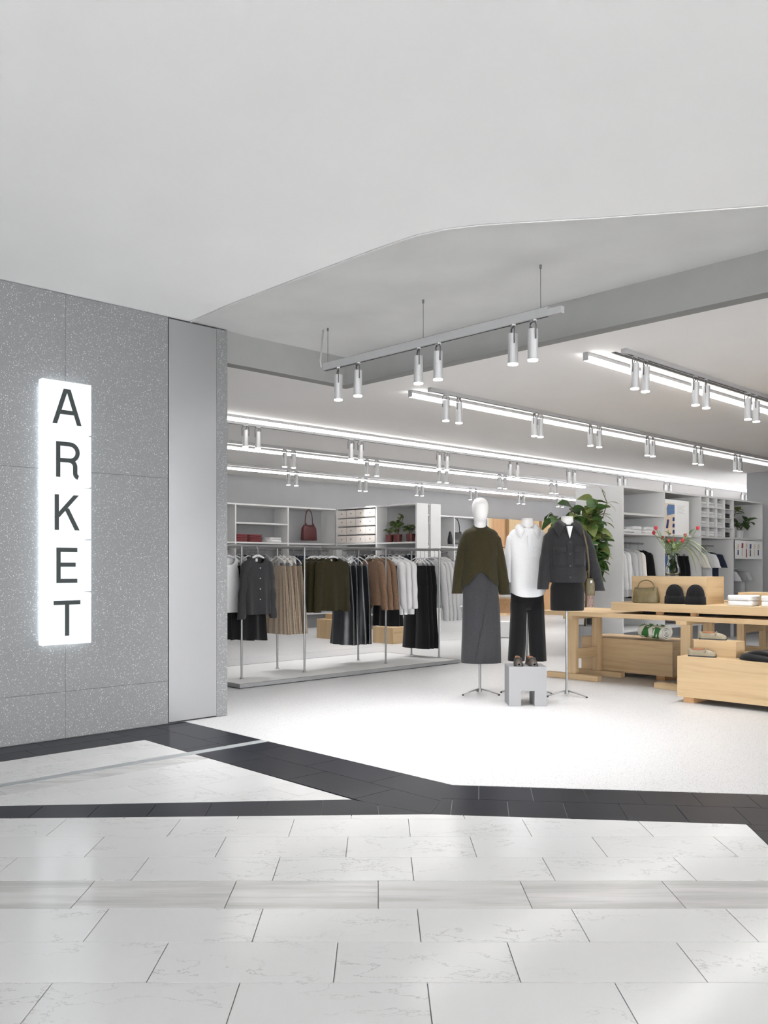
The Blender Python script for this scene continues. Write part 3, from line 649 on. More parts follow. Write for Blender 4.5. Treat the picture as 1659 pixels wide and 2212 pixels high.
def hem1(xn, s):
    return ((.15*math.exp(-((xn+.02)/.62)**2) if s < 0 else 0.0), (.012*math.exp(-(xn/.5)**2)-.012 if s < 0 else 0.0))
worn_top(sw, F_olive, .180, .60, .118, .066, .03, hem1, .012, 5)
MB().loft([(0,0,.010,.064,.062),(0,0,-.006,.074,.072)], 32, 2.0, off=lambda th, t, x, y, z: (0, 0, -.03*max(0, -math.sin(th))**1.2)).build('neckband', F_olive, sw, smooth=True)
worn_sleeve(sw, F_olive, (-.112, .01, -.060), (-.225, -.01, -.655), .076, .052, 2); worn_sleeve(sw, F_olive, (.112, .01, -.060), (.238, -.01, -.665), .076, .054, 3)
sk = bpy.data.objects.new('wrap_skirt', None); col.objects.link(sk); sk.parent = m1; sk.location = (0, 0, 1.225)
def skloft(a0, a1, grow, hemlift, name, n):
    secs = [(0,0,0,.128+grow,.098+grow),(0,0,-.05,.138+grow,.105+grow),(0,0,-.18,.165+grow,.122+grow),(0,0,-.4,.170+grow,.125+grow),(0,0,-.65,.176+grow,.13+grow),(0,0,-.90,.186+grow,.135+grow),(0,0,-.915,.186+grow,.135+grow)]
    MB().loft(secs, n, 2.15, a0=a0, a1=a1, off=lambda th, t, x, y, z: (0, .006*t*math.sin(x*30), hemlift(x)*t)).build(name, F_skirt, sk, smooth=True)
skloft(0, 2*math.pi, 0, lambda x: 0, 'skirt_body', 56)
# wrap panel: right-hand overlap whose free edge slants down to the left
wp = MB(); rings = []
for j in range(13):
    t = j/12; z = -.02-.90*t; hw = .142+(.186-.142)*min(1, t*2.2)*.55+.02*t; hd = .108+.03*t; th0 = R(302)-R(50)*t; ring = []
    for k in range(22):
        th = th0+(R(385)-th0)*k/21; c, q = math.cos(th), math.sin(th); g2 = .018 if k > 0 else .001
        ring.append(((hw+g2)*math.copysign(abs(c)**(2/2.15), c), (hd+g2)*math.copysign(abs(q)**(2/2.15), q)-(.014*t if k < 4 else 0), z+(.02*(1-k/21)*t)))
    rings.append(ring)
wp.rings(rings, closed=False).build('wrap_panel', F_skirt, sk, smooth=True)
# second mannequin: white shirt, black trousers
m2 = thing('mannequin', 'headless white mannequin wearing a loose white shirt and black trousers', 'mannequin', (7.12, 5.235, 0), FCAM)
stand(m2, 1.0, R(198), .28); bust(m2, 1.72)
sh = bpy.data.objects.new('shirt', None); col.objects.link(sh); sh.parent = m2; sh.location = (0, 0, 1.645)
worn_top(sh, F_white, .185, .705, .120, .068, .02, lambda xn, s: (.06*min(1, abs(xn))**3, -.012 if s < 0 else .012), .010, 9, flare=.98)
collar(sh, F_white, .070, .0, (.088, -.122, -.135))
B('placket', F_white, (-.014, .014, -.126, -.112, -.66, -.10), sh)
for i in range(6): MB().cyl((0, -.131, -.13-.095*i), (0, -.125, -.13-.095*i), .0055, n=8).build('button', M_hanger, sh)
conform_patch('chest_pocket', F_white, sh, .04, .125, -.32, -.21, .187, .129, .004)
worn_sleeve(sh, F_white, (-.118, .01, -.060), (-.195, .0, -.56), .074, .05, 12); worn_sleeve(sh, F_white, (.118, .01, -.060), (.195, .0, -.56), .074, .05, 13)
tr = bpy.data.objects.new('trousers', None); col.objects.link(tr); tr.parent = m2; tr.location = (0, 0, 1.16)
trouser_parts(tr, F_black, .160, .85, .094, .33, .088, .016, 1.03, seed=3)
# third mannequin: grey wool jacket, black skirt
m3 = thing('mannequin', 'headless white mannequin wearing a dark grey wool jacket and short black skirt', 'mannequin', (7.156, 4.794, 0), FCAM)
stand(m3, 1.0, R(200), .21); bust(m3, 1.722)
jk = bpy.data.objects.new('jacket', None); col.objects.link(jk); jk.parent = m3; jk.location = (0, 0, 1.655)
worn_top(jk, F_jacket, .195, .565, .125, .070, .015, None, .005, 15, flare=.90, drop=.07)
collar(jk, F_jacket, .074, .006, (.105, -.125, -.135), .128, .125, .026)
worn_sleeve(jk, F_jacket, (-.128, .01, -.064), (-.235, -.01, -.63), .080, .054, 22); worn_sleeve(jk, F_jacket, (.128, .01, -.064), (.305, -.01, -.645), .080, .054, 23)
B('placket', F_jacket, (-.022, .022, -.1415, -.120, -.545, -.165), jk, bevel=.003)
for i in range(4): MB().cyl((0, -.148, -.185-.11*i), (0, -.140, -.185-.11*i), .008, n=10).build('button', L_black, jk)
for sx in (-1, 1):
    conform_patch('pocket_flap', F_jacket, jk, sx*.095-.055, sx*.095+.055, -.275, -.225, .190, .1325, .016, point=.016)
    conform_patch('pocket', F_jacket, jk, sx*.095-.052, sx*.095+.052, -.405, -.235, .188, .1325, .007)
MB().prism_xz([(-.028, -.03), (0, -.15), (.028, -.03)], -.122, -.085).build('inner_shirt', F_white, jk)
ks = bpy.data.objects.new('skirt', None); col.objects.link(ks); ks.parent = m3; ks.location = (0, 0, 1.14)
MB().loft([(0,0,0,.13,.10),(0,0,-.1,.158,.12),(0,0,-.2,.160,.122),(0,0,-.312,.158,.12),(0,0,-.318,.15,.11)], 48, 2.2).build('skirt_body', F_black, ks, smooth=True)
# crossbody bag on the third mannequin's shoulder
cb = thing('crossbody_bag', 'small olive crossbody bag hanging from the shoulder of the jacket mannequin', 'bag', (7.156, 4.794, 0), FCAM)
MB().loft([(.214,-.02,.965,.042,.04),(.214,-.02,1.0,.045,.045),(.214,-.02,1.08,.044,.042),(.214,-.02,1.13,.038,.03)], 24, 3.0, True, True).build('bag_body', L_ol2, cb, smooth=True)
MB().tube([(.20,-.03,1.12),(.185,-.10,1.25),(.16,-.135,1.42),(.13,-.10,1.585),(.125,-.02,1.612),(.135,.06,1.58),(.17,.10,1.40),(.20,.02,1.13)], .008, 6).build('strap', L_ol2, cb, smooth=True)
MB().tube([(.175,-.03,1.125),(.18,-.03,1.19),(.215,-.03,1.215),(.245,-.03,1.19),(.25,-.03,1.125)], .009, 6).build('handle', L_ol2, cb, smooth=True)
B('buckle', M_steel, (.205, .223, -.072, -.064, 1.085, 1.11), cb)
# grey block with shoes
blk = thing('display_block', 'light grey block with an arched cut-out carrying a pair of loafers', 'block', (6.395, 4.695, 0), FCAM)
MB().prism_xz([(-.168, 0), (-.06, 0), (-.06, .135), (.06, .135), (.06, 0), (.168, 0), (.168, .352), (-.168, .352)], 0, .27).build('block_body', plain('block_grey', (132, 132, 134), .55, noise=.01), blk, bevel=.002)
def loafer(label, mat, lining, loc, rz, group, length=.25):
    t = thing('loafer', label, 'shoe', loc, rz, group)
    # toe towards -Y; profile stations: (y, half width, height)
    prof = [(-.5,.010,.018),(-.485,.022,.026),(-.44,.034,.036),(-.34,.040,.046),(-.2,.040,.056),(-.05,.036,.058),(.1,.032,.058),(.25,.031,.060),(.38,.031,.064),(.46,.025,.066),(.495,.014,.062)]
    rings = []
    for y, hw, h in prof:
        ring = []
        for k in range(14):
            th = math.pi*(1.0-k/13); x = hw*math.cos(th)*(1-.15*math.sin(th)); z = .010+h*math.sin(th)**.75
            ring.append((x, y*length, z))
        rings.append(ring)
    up = MB(); up.rings(rings, closed=False); up.build('upper', mat, t, smooth=True)
    so = MB(); n = len(prof); pl = [(hw*1.06, y*length) for y, hw, h in prof]+[(-hw*1.06, y*length) for y, hw, h in reversed(prof)]
    so.prism(pl, 0, .012); so.build('sole', L_black, t)
    ins = MB(); op = [(.022*math.cos(a), .17*length+.27*length*math.sin(a)) for a in [2*math.pi*k/16 for k in range(16)]]
    ins.prism(op, .060, .0735); ins.build('insole', lining, t)
    ban = MB(); ban.tube([(-.036, -.13*length, .040), (-.024, -.14*length, .066), (0, -.145*length, .073), (.024, -.14*length, .066), (.036, -.13*length, .040)], .006, 6); ban.build('strap', mat, t, smooth=True)
    return t
cf = math.cos(FCAM); sf = math.sin(FCAM)
def on_block(x, y): return (6.395+x*cf-y*sf, 4.695+x*sf+y*cf)
for i, x in enumerate((-.068, .052)):
    p = on_block(x, .13); loafer('dark taupe loafer on the grey block, %s of the pair' % ('left one', 'right one')[i], L_dtaupe, L_tan, (p[0], p[1], .352), FCAM+R(4 if i else -4), 'loafers on the grey block')

# ------------------------------------------------------------------ oak tables and boxes
TZ = .75
def trestle_leg(parent, x, y, name='leg_frame'):
    B('leg', WOOD[2], (x-.03, x+.03, y-.05, y+.05, .06, TZ-.075), parent, bevel=.004)
    B('foot_bar', WOOD[1], (x-.045, x+.045, y-.33, y+.33, 0, .06), parent, bevel=.005)
def trestle(parent, u0, u1, v):
    trestle_leg(parent, u0, v); trestle_leg(parent, u1, v)
    B('stretcher', WOOD[0], (u0+.03, u1-.03, v-.018, v+.018, .22, .33), parent, bevel=.004)
    B('top_brace', WOOD[0], (u0-.12, u1+.12, v-.055, v+.055, TZ-.085, TZ-.045), parent, bevel=.004)
tab = thing('trestle_table', 'long oak trestle table behind the mannequins', 'table', (0, 0, 0))
for k in range(4): B('tabletop_plank', WOOD[1], (8.18+k*.245, 8.18+(k+1)*.245-.001, 2.2, 5.83, TZ-.047, TZ), tab, bevel=.002)
trestle(tab, 8.30, 8.78, 5.48); trestle(tab, 8.30, 8.78, 4.16); trestle(tab, 8.30, 8.78, 2.8)
rb = thing('raised_board', 'thick oak board raised on small blocks above the trestle table', 'board', (0, 0, 0))
B('board', WOOD[1], (8.22, 9.05, 2.4, 4.96, .783, .866), rb, bevel=.003)
for v in (4.45, 4.08, 3.1): B('spacer_block', WOODD[2], (8.28, 8.34, v-.03, v+.03, TZ, .783), rb); B('spacer_block', WOODD[2], (8.9, 8.96, v-.03, v+.03, TZ, .783), rb)
# dark folded things seen in the gap
gp = thing('folded_trousers', 'dark folded trousers lying in the gap under the raised board', 'trousers', (8.5, 4.2, TZ)); 
B('fold', F_black, (-.1, .25, -.28, .5, 0, .025), gp, bevel=.008)
def oak_box(name, label, b, axis, cat='box', runners=None, bevel=.004):
    x0, x1, y0, y1, z0, z1 = b
    t = thing(name, label, cat, ((x0+x1)/2, (y0+y1)/2, 0 if runners else z0)); hx, hy = (x1-x0)/2, (y1-y0)/2; zo = 0 if runners else -z0
    B('front_panel', WOOD[axis], (-hx, -hx+.022, -hy, hy, z0+zo, z1+zo-.02), t, bevel=.001); B('back_panel', WOOD[axis], (hx-.022, hx, -hy, hy, z0+zo, z1+zo-.02), t)
    B('side_panel', WOOD[0], (-hx+.022, hx-.022, -hy, -hy+.022, z0+zo, z1+zo-.02), t); B('side_panel', WOOD[0], (-hx+.022, hx-.022, hy-.022, hy, z0+zo, z1+zo-.02), t)
    B('top_panel', WOOD[axis], (-hx, hx, -hy, hy, z1+zo-.02, z1+zo), t, bevel=.001)
    if runners:
        for yy in runners: B('runner', WOODD[0], (-hx+.02, hx-.02, yy-.05, yy+.05, 0, z0), t)
    return t
oak_box('display_box', 'oak box on the raised board carrying the flower vase', (8.36, 8.74, 3.98, 4.80, .866, 1.140), 1)
oak_box('display_box', 'low oak box on the floor holding the rolled towel', (8.86, 9.46, 4.60, 5.74, .05, .425), 1, runners=(-.42, .42))
oak_box('display_box', 'large low oak box at the front with loafers and a black jumper', (7.60, 8.14, 2.3, 3.90, .05, .420), 1, runners=(-.62, .70))
oak_box('display_box', 'small oak riser on the large front box, under a loafer', (7.80, 7.98, 3.44, 3.84, .420, .565), 1)
oak_box('display_box', 'oak box behind the stacked white towels on the raised board', (8.66, 8.95, 2.5, 3.80, .866, .985), 1)
# second table further back
tb2 = thing('trestle_table', 'second oak trestle table further back, seen between the legs', 'table', (12.3, 5.1, 0))
for k in range(4): B('tabletop_plank', WOOD[1], (-.2+k*.3, -.2+(k+1)*.3-.001, -2.2, .6, TZ-.05, TZ), tb2, bevel=.002)
for v in (.25, -1.2):
    for x in (0, .75):
        B('leg', WOOD[2], (x-.035, x+.035, v-.05, v+.05, .06, TZ-.05), tb2); B('foot_bar', WOOD[1], (x-.045, x+.045, v-.3, v+.3, 0, .06), tb2)
    B('stretcher', WOOD[0], (.035, .715, v-.02, v+.02, .30, .40), tb2)

# goods on the tables
def handbag(name, label, mat, loc, rz, w, h, d, handle_h, slouch=0.0, cat='bag', hr=.006, topw=.9, buckle=True):
    t = thing(name, label, cat, loc, rz)
    MB().loft([(0,0,0,w*.94,d),(0,0,.012,w,d*1.08),(0,0,h*.35,w*1.0,d*1.05),(0,0,h*.7,w*.95,d*.8),(0,0,h*.93,w*topw,d*.45),(0,0,h,w*topw*.985,d*.35)], 40, 3.2, True, True,
              off=lambda th, q, x, y, z: (0, .004*math.sin(x*60+z*30), -slouch*(1-(x/w)**2)*q**3)).build('bag_body', mat, t, smooth=True)
    hw = w*topw*.72; pts = []
    for k in range(13):
        a = math.pi*(1-k/12); pts.append((hw*math.cos(a), .004, h-.02+handle_h*math.sin(a)**.8))
    MB().tube(pts, hr, 6).build('handle', mat, t, smooth=True)
    for sx in (-1, 1): B('handle_tab', mat, (sx*hw-.012, sx*hw+.012, -d*.5, -d*.25, h*.8, h*1.0), t)
    return t
handbag('handbag', 'olive leather handbag with a short handle on the raised board', L_olive, (8.295, 4.60, .866), R(-82), .135, .165, .06, .09, .02)
def beanie(label, loc, rz):
    t = thing('beanie', label, 'hat', loc, rz, 'beanies on the raised board')
    def rib(th, q, x, y, z): return (.0025*math.cos(th*26)*math.cos(th), .0025*math.cos(th*26)*math.sin(th), 0)
    MB().loft([(0,0,.07,.088,.045),(0,0,.10,.087,.047),(0,0,.14,.078,.042),(0,0,.17,.060,.034),(0,0,.19,.036,.022),(0,0,.198,.008,.006)], 104, 2.3, False, True, off=rib).build('crown', F_black, t, smooth=True)
    MB().loft([(0,0,0,.096,.05),(0,0,.004,.099,.053),(0,0,.04,.098,.054),(0,0,.076,.096,.052),(0,0,.080,.090,.047)], 104, 2.5, True, False, off=rib).build('cuff', F_black, t, smooth=True)
beanie('black knitted beanie standing next to the olive handbag', (8.295, 4.285, .866), R(-85)); beanie('black knitted beanie farther from the handbag', (8.295, 4.065, .866), R(-80))
def folded(name, label, mat, loc, rz, sx, sy, sz, cat, group, layers=2):
    t = thing(name, label, cat, loc, rz, group)
    for k in range(layers):
        z0 = sz*k/layers; z1 = sz*(k+1)/layers-.001; r = random.Random(int(loc[0]*100+k)).uniform(.96, 1.0)
        mb = MB(); mb.loft([(0,0,z0,sx*.97*r,sy*.97*r),(0,0,z0+(z1-z0)*.25,sx*r,sy*r),(0,0,z0+(z1-z0)*.75,sx*r,sy*r),(0,0,z1,sx*.96*r,sy*.96*r)], 36, 6.0, True, True, off=lambda th, q, x, y, z: (0, 0, .002*math.sin(x*30+y*25)))
        mb.build('folded_layer', mat, t, smooth=True)
    return t
for s, v in enumerate((3.63, 3.31)):
    for k in range(2):
        folded('folded_towel', 'folded white towel, %s of the stack %s' % (('bottom', 'top')[k], ('beside the oak box', 'at the picture edge')[s]), F_white, (8.40, v, .866+.052*k), R(3-5*k), .12, .125, .05, 'towel', 'stacked white towels', 1)
# rolled towel
rt = thing('rolled_towel', 'rolled white towel with green pattern on the low oak box', 'towel', (9.06, 4.92, .425), R(-112))
sp = []; nn = 64
mb = MB(); inner = []; outer = []
for k in range(nn):
    a = 2*math.pi*3.2*k/(nn-1); r = .02+.066*k/(nn-1); inner.append((r*math.cos(a), r*math.sin(a)))
rings = []
for x in (-.20, -.19, .19, .20):
    rings.append([(x, c, .089+s) for c, s in inner])
mb.rings(rings, closed=False); o = mb.build('rolled_cloth', P_towel, rt, smooth=True, recalc=False); so = o.modifiers.new('thick', 'SOLIDIFY'); so.thickness = .012
loafer('taupe loafer lying on the large front oak box', L_taupe, L_tan, (7.70, 3.71, .42), R(12), 'taupe loafers on the oak boxes', .25)
loafer('taupe loafer up on the small oak riser', L_taupe, L_tan, (7.89, 3.70, .565), R(12), 'taupe loafers on the oak boxes', .25)
bj = thing('folded_jumper', 'black jumper casually folded on the large front oak box', 'jumper', (7.80, 3.10, .42), R(-8))
MB().loft([(0,0,0,.17,.27),(0,0,.012,.18,.29),(0,0,.035,.17,.28),(0,.03,.05,.14,.24),(0,.03,.055,.10,.20)], 40, 3.5, True, True, off=lambda th, q, x, y, z: (0, 0, .012*q*math.sin(y*16+x*9))).build('folded_body', F_black, bj, smooth=True)
MB().loft([(-.02,.06,.05,.11,.16),(-.02,.06,.066,.115,.17),(-.02,.06,.082,.09,.14)], 30, 3.0, True, True, off=lambda th, q, x, y, z: (0, 0, .01*math.sin(y*22))).build('sleeve', F_black, bj, smooth=True)

# vase with flowers
vs = thing('flower_vase', 'clear glass vase of red flowers and green stems on the oak box', 'vase', (8.55, 4.44, 1.140))
def lathe(prof, n=24):
    return [[(r*math.cos(2*math.pi*k/n), r*math.sin(2*math.pi*k/n), z) for k in range(n)] for r, z in prof]
MB().rings(lathe([(.0,.0),(.062,.0),(.066,.012),(.076,.05),(.070,.085),(.055,.13),(.048,.17),(.047,.20),(.058,.235),(.054,.235),(.043,.20),(.044,.17),(.051,.13),(.066,.085),(.071,.05),(.060,.014),(0,.012)], 28)).build('glass_body', M_glass, vs, smooth=True)
rnd = random.Random(4)
def leaf_mesh(name, L, Wd, curl=.25, cup=.15):
    m = MB(); rr = []; nseg = 7
    for i in range(nseg):
        t = i/(nseg-1); wdt = Wd*(math.sin(math.pi*min(1, t*.92+.06))**.8)*(1.12-.25*t) if 0 < i < nseg-1 else Wd*.08
        z = curl*L*(t*.6-t*t); x = L*t
        rr.append([(x, -wdt, z+cup*wdt), (x, -wdt*.5, z+cup*wdt*.25), (x, 0, z-cup*wdt*.15), (x, wdt*.5, z+cup*wdt*.25), (x, wdt, z+cup*wdt)])
    m.rings(rr, closed=False); me = m.mesh(name, True); return me
LM = {}
def leaf(parent, p, az, pitch, L, Wd, mat, roll=0.0, name='leaf', curl=.5):
    key = (round(L, 2), round(Wd, 2), mat.name, curl)
    if key not in LM:
        me = leaf_mesh('leaf', round(L, 2), round(Wd, 2) or Wd, curl); me.materials.append(mat); LM[key] = me
    o = bpy.data.objects.new(name, LM[key]); col.objects.link(o); o.parent = parent; o.location = p
    o.rotation_euler = (Matrix.Rotation(az, 4, 'Z') @ Matrix.Rotation(-pitch, 4, 'Y') @ Matrix.Rotation(roll, 4, 'X')).to_euler()
    return o
for k in range(13):
    az = R(k*27.7+20); sp = rnd.uniform(.09, .26); hh = rnd.uniform(.36, .50); top = (sp*math.cos(az), sp*math.sin(az), hh)
    MB().tube([(.02*math.cos(az+2), .02*math.sin(az+2), .02), (.012*math.cos(az), .012*math.sin(az), .18), (sp*.45*math.cos(az), sp*.45*math.sin(az), .30), top], .003, 5).build('stem', M_stemg, vs, smooth=True)
    if k % 2 == 0 or k == 5:
        f = MB(); f.loft([(top[0],top[1],hh-.018,.006,.006),(top[0],top[1],hh-.005,.016,.016),(top[0],top[1],hh+.012,.018,.018),(top[0],top[1],hh+.024,.010,.010)], 10, 2.0, True, True); f.build('flower', M_red, vs, smooth=True)
    for q in range(3):
        t = rnd.uniform(.35, .9); pz = .18+(hh-.18)*t; pr = sp*t*t
        leaf(vs, (pr*math.cos(az), pr*math.sin(az), pz), az+rnd.uniform(-1, 1), rnd.uniform(.1, 1.0), rnd.choice((.08, .11)), .02, rnd.choice((M_leafB, M_leafC, M_leafA)))
for k in range(10): leaf(vs, (.02*math.cos(k), .02*math.sin(k), .03+.012*k), k*1.3, 1.1, .08, .02, M_leafA)
for az0, ln in ((-60, .34), (-75, .30), (-45, .28)):
    for j in range(4): leaf(vs, (.04*math.cos(R(az0)), .04*math.sin(R(az0)), .30-.01*j), R(az0+j*7-10), .35-.2*j, ln, .02, M_leafC, curl=1.6)

# ------------------------------------------------------------------ shelving
SH = 2.42; TH = .03
def bay_unit(name, label, loc, rz, widths, depth, shelf_z, extra=(), back=True, low=.30, plinth=True):
    # origin at the front left corner; runs along +X, depth along +Y
    t = thing(name, label, 'shelving', loc, rz); x = 0.0; tot = sum(widths)
    for i, wd in enumerate(list(widths)+[0]):
        B('upright_panel', M_shelf, (x-TH/2, x+TH/2, 0, depth, 0, SH), t); x += wd
    x = 0.0
    for i, wd in enumerate(widths):
        a, b = x+TH/2, x+wd-TH/2
        B('shelf_board', M_shelf, (a, b, 0, depth, SH-TH, SH), t); B('shelf_board', M_shelf, (a, b, 0, depth, shelf_z-TH, shelf_z), t)
        B('shelf_board', M_shelf, (a, b, 0, depth, low-TH, low), t)
        if plinth: B('plinth', M_plinth, (a, b, .05, .07, 0, low-TH), t)
        if back: B('back_panel', M_shelfback, (a, b, depth-.02, depth, low, SH-TH), t)
        MB().cyl((a, depth*.45, shelf_z-.14), (b, depth*.45, shelf_z-.14), .0125, n=10).build('hanging_rail', M_steel, t)
        x += wd
    for (x0, x1, z) in extra: B('shelf_board', M_shelf, (x0, x1, 0, depth-.02, z-TH, z), t)
    return t
SZL = 1.70
lu = bay_unit('shelving_unit', 'white wall shelving along the back wall left of the drawer boxes', (8.245, 13.62, 0), 0, [1.24, 1.24, 1.24], .46, SZL, [(1.255, 2.465, 2.07)])
ru = bay_unit('shelving_unit', 'white wall shelving along the back wall behind the mannequins', (13.2, 13.62, 0), 0, [1.24]*3, .46, SZL)
# wood-lined bays further along the same wall
wu = thing('wood_shelving', 'shelving with oak panels on the back wall behind the mannequins', 'shelving', (16.93, 13.62, 0))
x = 0.0
for i, wd in enumerate((.14, .70, .56, .12, .60, .12, .7)):
    B('oak_panel', (WOODD if i % 2 else WOOD)[2], (x, x+wd-.01, 0 if i % 2 == 0 else .1, .46, 1.72, SH+.0), wu)
    B('oak_panel', (WOOD if i % 2 else WOODD)[2], (x, x+wd-.01, .05, .46, .0, 1.70), wu); x += wd
# gondola with drawer boxes, two units back to back
ga = thing('gondola_shelving', 'free-standing white shelving holding the storage boxes and potted plants', 'shelving', (11.88, 11.26, 0))
GV = [0, 1.07, 2.26]
for y in (0.0, 1.07, 2.24): B('upright_panel', M_shelf, (0, .30, y-.02, y+.02, 0, SH), ga)
for z in (SH, SZL, .3): B('shelf_board', M_shelf, (0, .30, .02, 1.05, z-TH, z), ga); B('shelf_board', M_shelf, (0, .30, 1.09, 2.22, z-TH, z), ga)
B('back_panel', M_shelfback, (.28, .30, .02, 1.05, .3, SH-TH), ga); B('back_panel', M_shelfback, (.28, .30, 1.09, 2.22, .3, SH-TH), ga)
B('plinth', M_plinth, (.05, .08, .02, 1.05, 0, .27), ga); B('plinth', M_plinth, (.05, .08, 1.09, 2.22, 0, .27), ga)
MB().cyl((.15, .02, SZL-.14), (.15, 2.22, SZL-.14), .0125, n=10).build('hanging_rail', M_steel, ga)
for k in range(3): B('shelf_board', M_shelf, (0.02, .28, 1.09, 2.22, SZL+.172*(k+1)-.006, SZL+.172*(k+1)+.004), ga)
gb = thing('gondola_shelving', 'back-to-back white shelving behind the storage boxes, end panel facing the aisle', 'shelving', (12.24, 11.26, 0))
for y in (0.0, 1.07, 2.24): B('upright_panel', M_shelf, (0.02, .30, y-.02, y+.02, 0, SH), gb)
for z in (SH, SZL, .3, 2.07): B('shelf_board', M_shelf, (0, .30, .02, 1.05, z-TH, z), gb); B('shelf_board', M_shelf, (0, .30, 1.09, 2.22, z-TH, z), gb)
for r in range(4):
    for c in range(4):
        v1 = 13.48-c*.2775; z0 = SZL+.172*r+.006
        bx = thing('storage_box', 'pale storage box, %s row from the top, %s from the left' % (ORD[3-r], ORD[c]), 'box', (11.885, v1-.136, z0), 0, 'storage boxes in the white shelving')
        B('box_body', M_box, (0, .27, -.133, .133, 0, .142), bx, bevel=.003)
        MB().cyl((-.003, 0, .075), (.002, 0, .075), .012, n=10).build('finger_hole', M_black, bx)
def pot_plant(name, label, loc, pr, ph, potmat, n, spread, height, mats, leafL=.12, leafW=.05, seed=1, stems=4, group=None):
    t = thing(name, label, 'plant', loc, 0, group); rn = random.Random(seed)
    MB().rings(lathe([(0,0),(pr*.8,0),(pr,ph),(pr*.9,ph),(pr*.85,ph-.02),(0,ph-.02)], 18)).build('pot', potmat, t, smooth=False)
    for s in range(stems):
        a = rn.uniform(0, 6.28); top = (spread*.5*math.cos(a), spread*.5*math.sin(a), ph+height*rn.uniform(.6, 1))
        MB().tube([(0,0,ph-.02),(top[0]*.4,top[1]*.4,ph+height*.4),top], .006, 5).build('stem', M_stem, t, smooth=True)
        for q in range(n//stems):
            f = rn.uniform(.35, 1.0); p = (top[0]*f, top[1]*f, ph+(top[2]-ph)*f)
            leaf(t, p, rn.uniform(0, 6.28), rn.uniform(-.5, .9), leafL*rn.choice((.8, 1, 1.2)), leafW, rn.choice(mats), rn.uniform(-.5, .5))
    return t
pot_plant('potted_plant', 'leafy plant in a dark red pot beside the storage boxes', (12.0, 11.86, SZL), .09, .15, M_pot, 34, .26, .36, (M_leafA, M_leafB), .13, .045, 2)
pot_plant('potted_plant', 'small bushy plant in a dark red pot at the shelf end', (12.0, 11.52, SZL), .09, .15, M_pot, 20, .2, .18, (M_leafA, M_leafB), .11, .04, 3)
pot_plant('potted_plant', 'low plant in a dark red pot, furthest in on the shelf', (12.04, 12.12, SZL), .08, .15, M_pot, 10, .16, .12, (M_leafA, M_leafB), .10, .035, 5)

# goods on the back wall shelving
for s, u in enumerate((9.66, 10.0)):
    for k in range(2):
        folded('folded_jumper', 'wine red folded jumper, %s of the %s pile on the back wall shelf' % (('lower', 'upper')[k], ('left', 'right')[s]), F_wine, (u, 13.80, SZL+.075*k), 0, .15, .13, .07, 'jumper', 'wine red folded jumpers', 2)
folded('folded_shirt', 'white crumpled folded shirt beside the wine red jumpers', F_white, (10.45, 13.80, SZL), R(8), .17, .14, .10, 'shirt', None, 2)
mb_ = handbag('shoulder_bag', 'wine red leather shoulder bag hanging by its strap in the back wall shelving', L_wine, (11.35, 13.74, 1.76), R(2), .19, .34, .07, .30, .05, hr=.010, topw=.72)
handbag('shoulder_bag', 'black handbag hanging in the shelving beside the olive sweater mannequin', L_black, (15.85, 13.74, 1.76), R(0), .24, .30, .08, .34, .02, hr=.012, topw=.9)
GB = 'clothes on the back wall rails'
for i, u in enumerate((10.62, 10.70, 10.78, 10.86)):
    hang('top', 'knit_cardigan', 'cardigan', 'pale textured knit cardigan on the back wall rail, %s of four' % ORD[i], F_knit, u, 13.82, FACE_U, GB, railz=1.56, hang_label='hanger of the %s pale knit cardigan on the back wall' % ORD[i], W=.2, L=.66, sleeve=.6, seed=91+i, depth=.05)
for i, u in enumerate((9.7, 9.85, 10.0, 10.15, 10.3)):
    hang('top', 'hanging_shirt', 'shirt', '%s shirt on the back wall rail under the wine red jumpers, %s from the left' % (('grey', 'dark')[i % 2], ORD[i]), (F_midgrey, F_charcoal)[i % 2], u, 13.82, FACE_U, GB, railz=1.56, hang_label='back wall hanger under the wine red jumpers, %s from the left' % ORD[i], W=.2, L=.7, sleeve=.6, seed=97+i)
for i, u in enumerate((11.1, 11.2, 11.3, 11.42, 11.55, 11.66)):
    hang('top', 'dark_jumper', 'jumper', '%s jumper on the back wall rail under the wine red bag, %s from the left' % (('navy', 'black')[i % 2], ORD[i]), (F_navy, F_black)[i % 2], u, 13.82, FACE_U, GB, railz=1.56, hang_label='back wall hanger under the wine red bag, %s from the left' % ORD[i], W=.2, L=.62, sleeve=.55, seed=107+i)
for i in range(12):
    v = 11.42+i*.17; mt = (F_black, F_navy, F_white, F_midgrey)[i % 4]
    hang('top', 'hanging_jumper', 'jumper', '%s jumper on the rail under the storage boxes and plants, %s' % (('black', 'navy', 'white', 'grey')[i % 4], ('first', 'second', 'third')[i//4] + ' of its colour'), mt, 12.03, v, FACE_V, 'clothes under the storage boxes', railz=1.56, hang_label='hanger under the storage boxes, %s of %s four from the aisle' % (ORD[i % 4], ('the front', 'the middle', 'the rear')[i//4]), W=.15, L=.6, sleeve=.5, spread=.0, seed=120+i)
for i, u in enumerate((15.35, 15.5, 15.65, 15.8, 15.95)):
    hang('top', 'hanging_blouse', 'blouse', '%s blouse on the back wall rail under the black handbag, %s from the left' % (('grey', 'cream')[i % 2], ORD[i]), (F_midgrey, F_cream)[i % 2], u, 13.82, FACE_U, GB, railz=1.56, hang_label='back wall hanger under the black handbag, %s from the left' % ORD[i], W=.2, L=.78, sleeve=.6, seed=140+i)
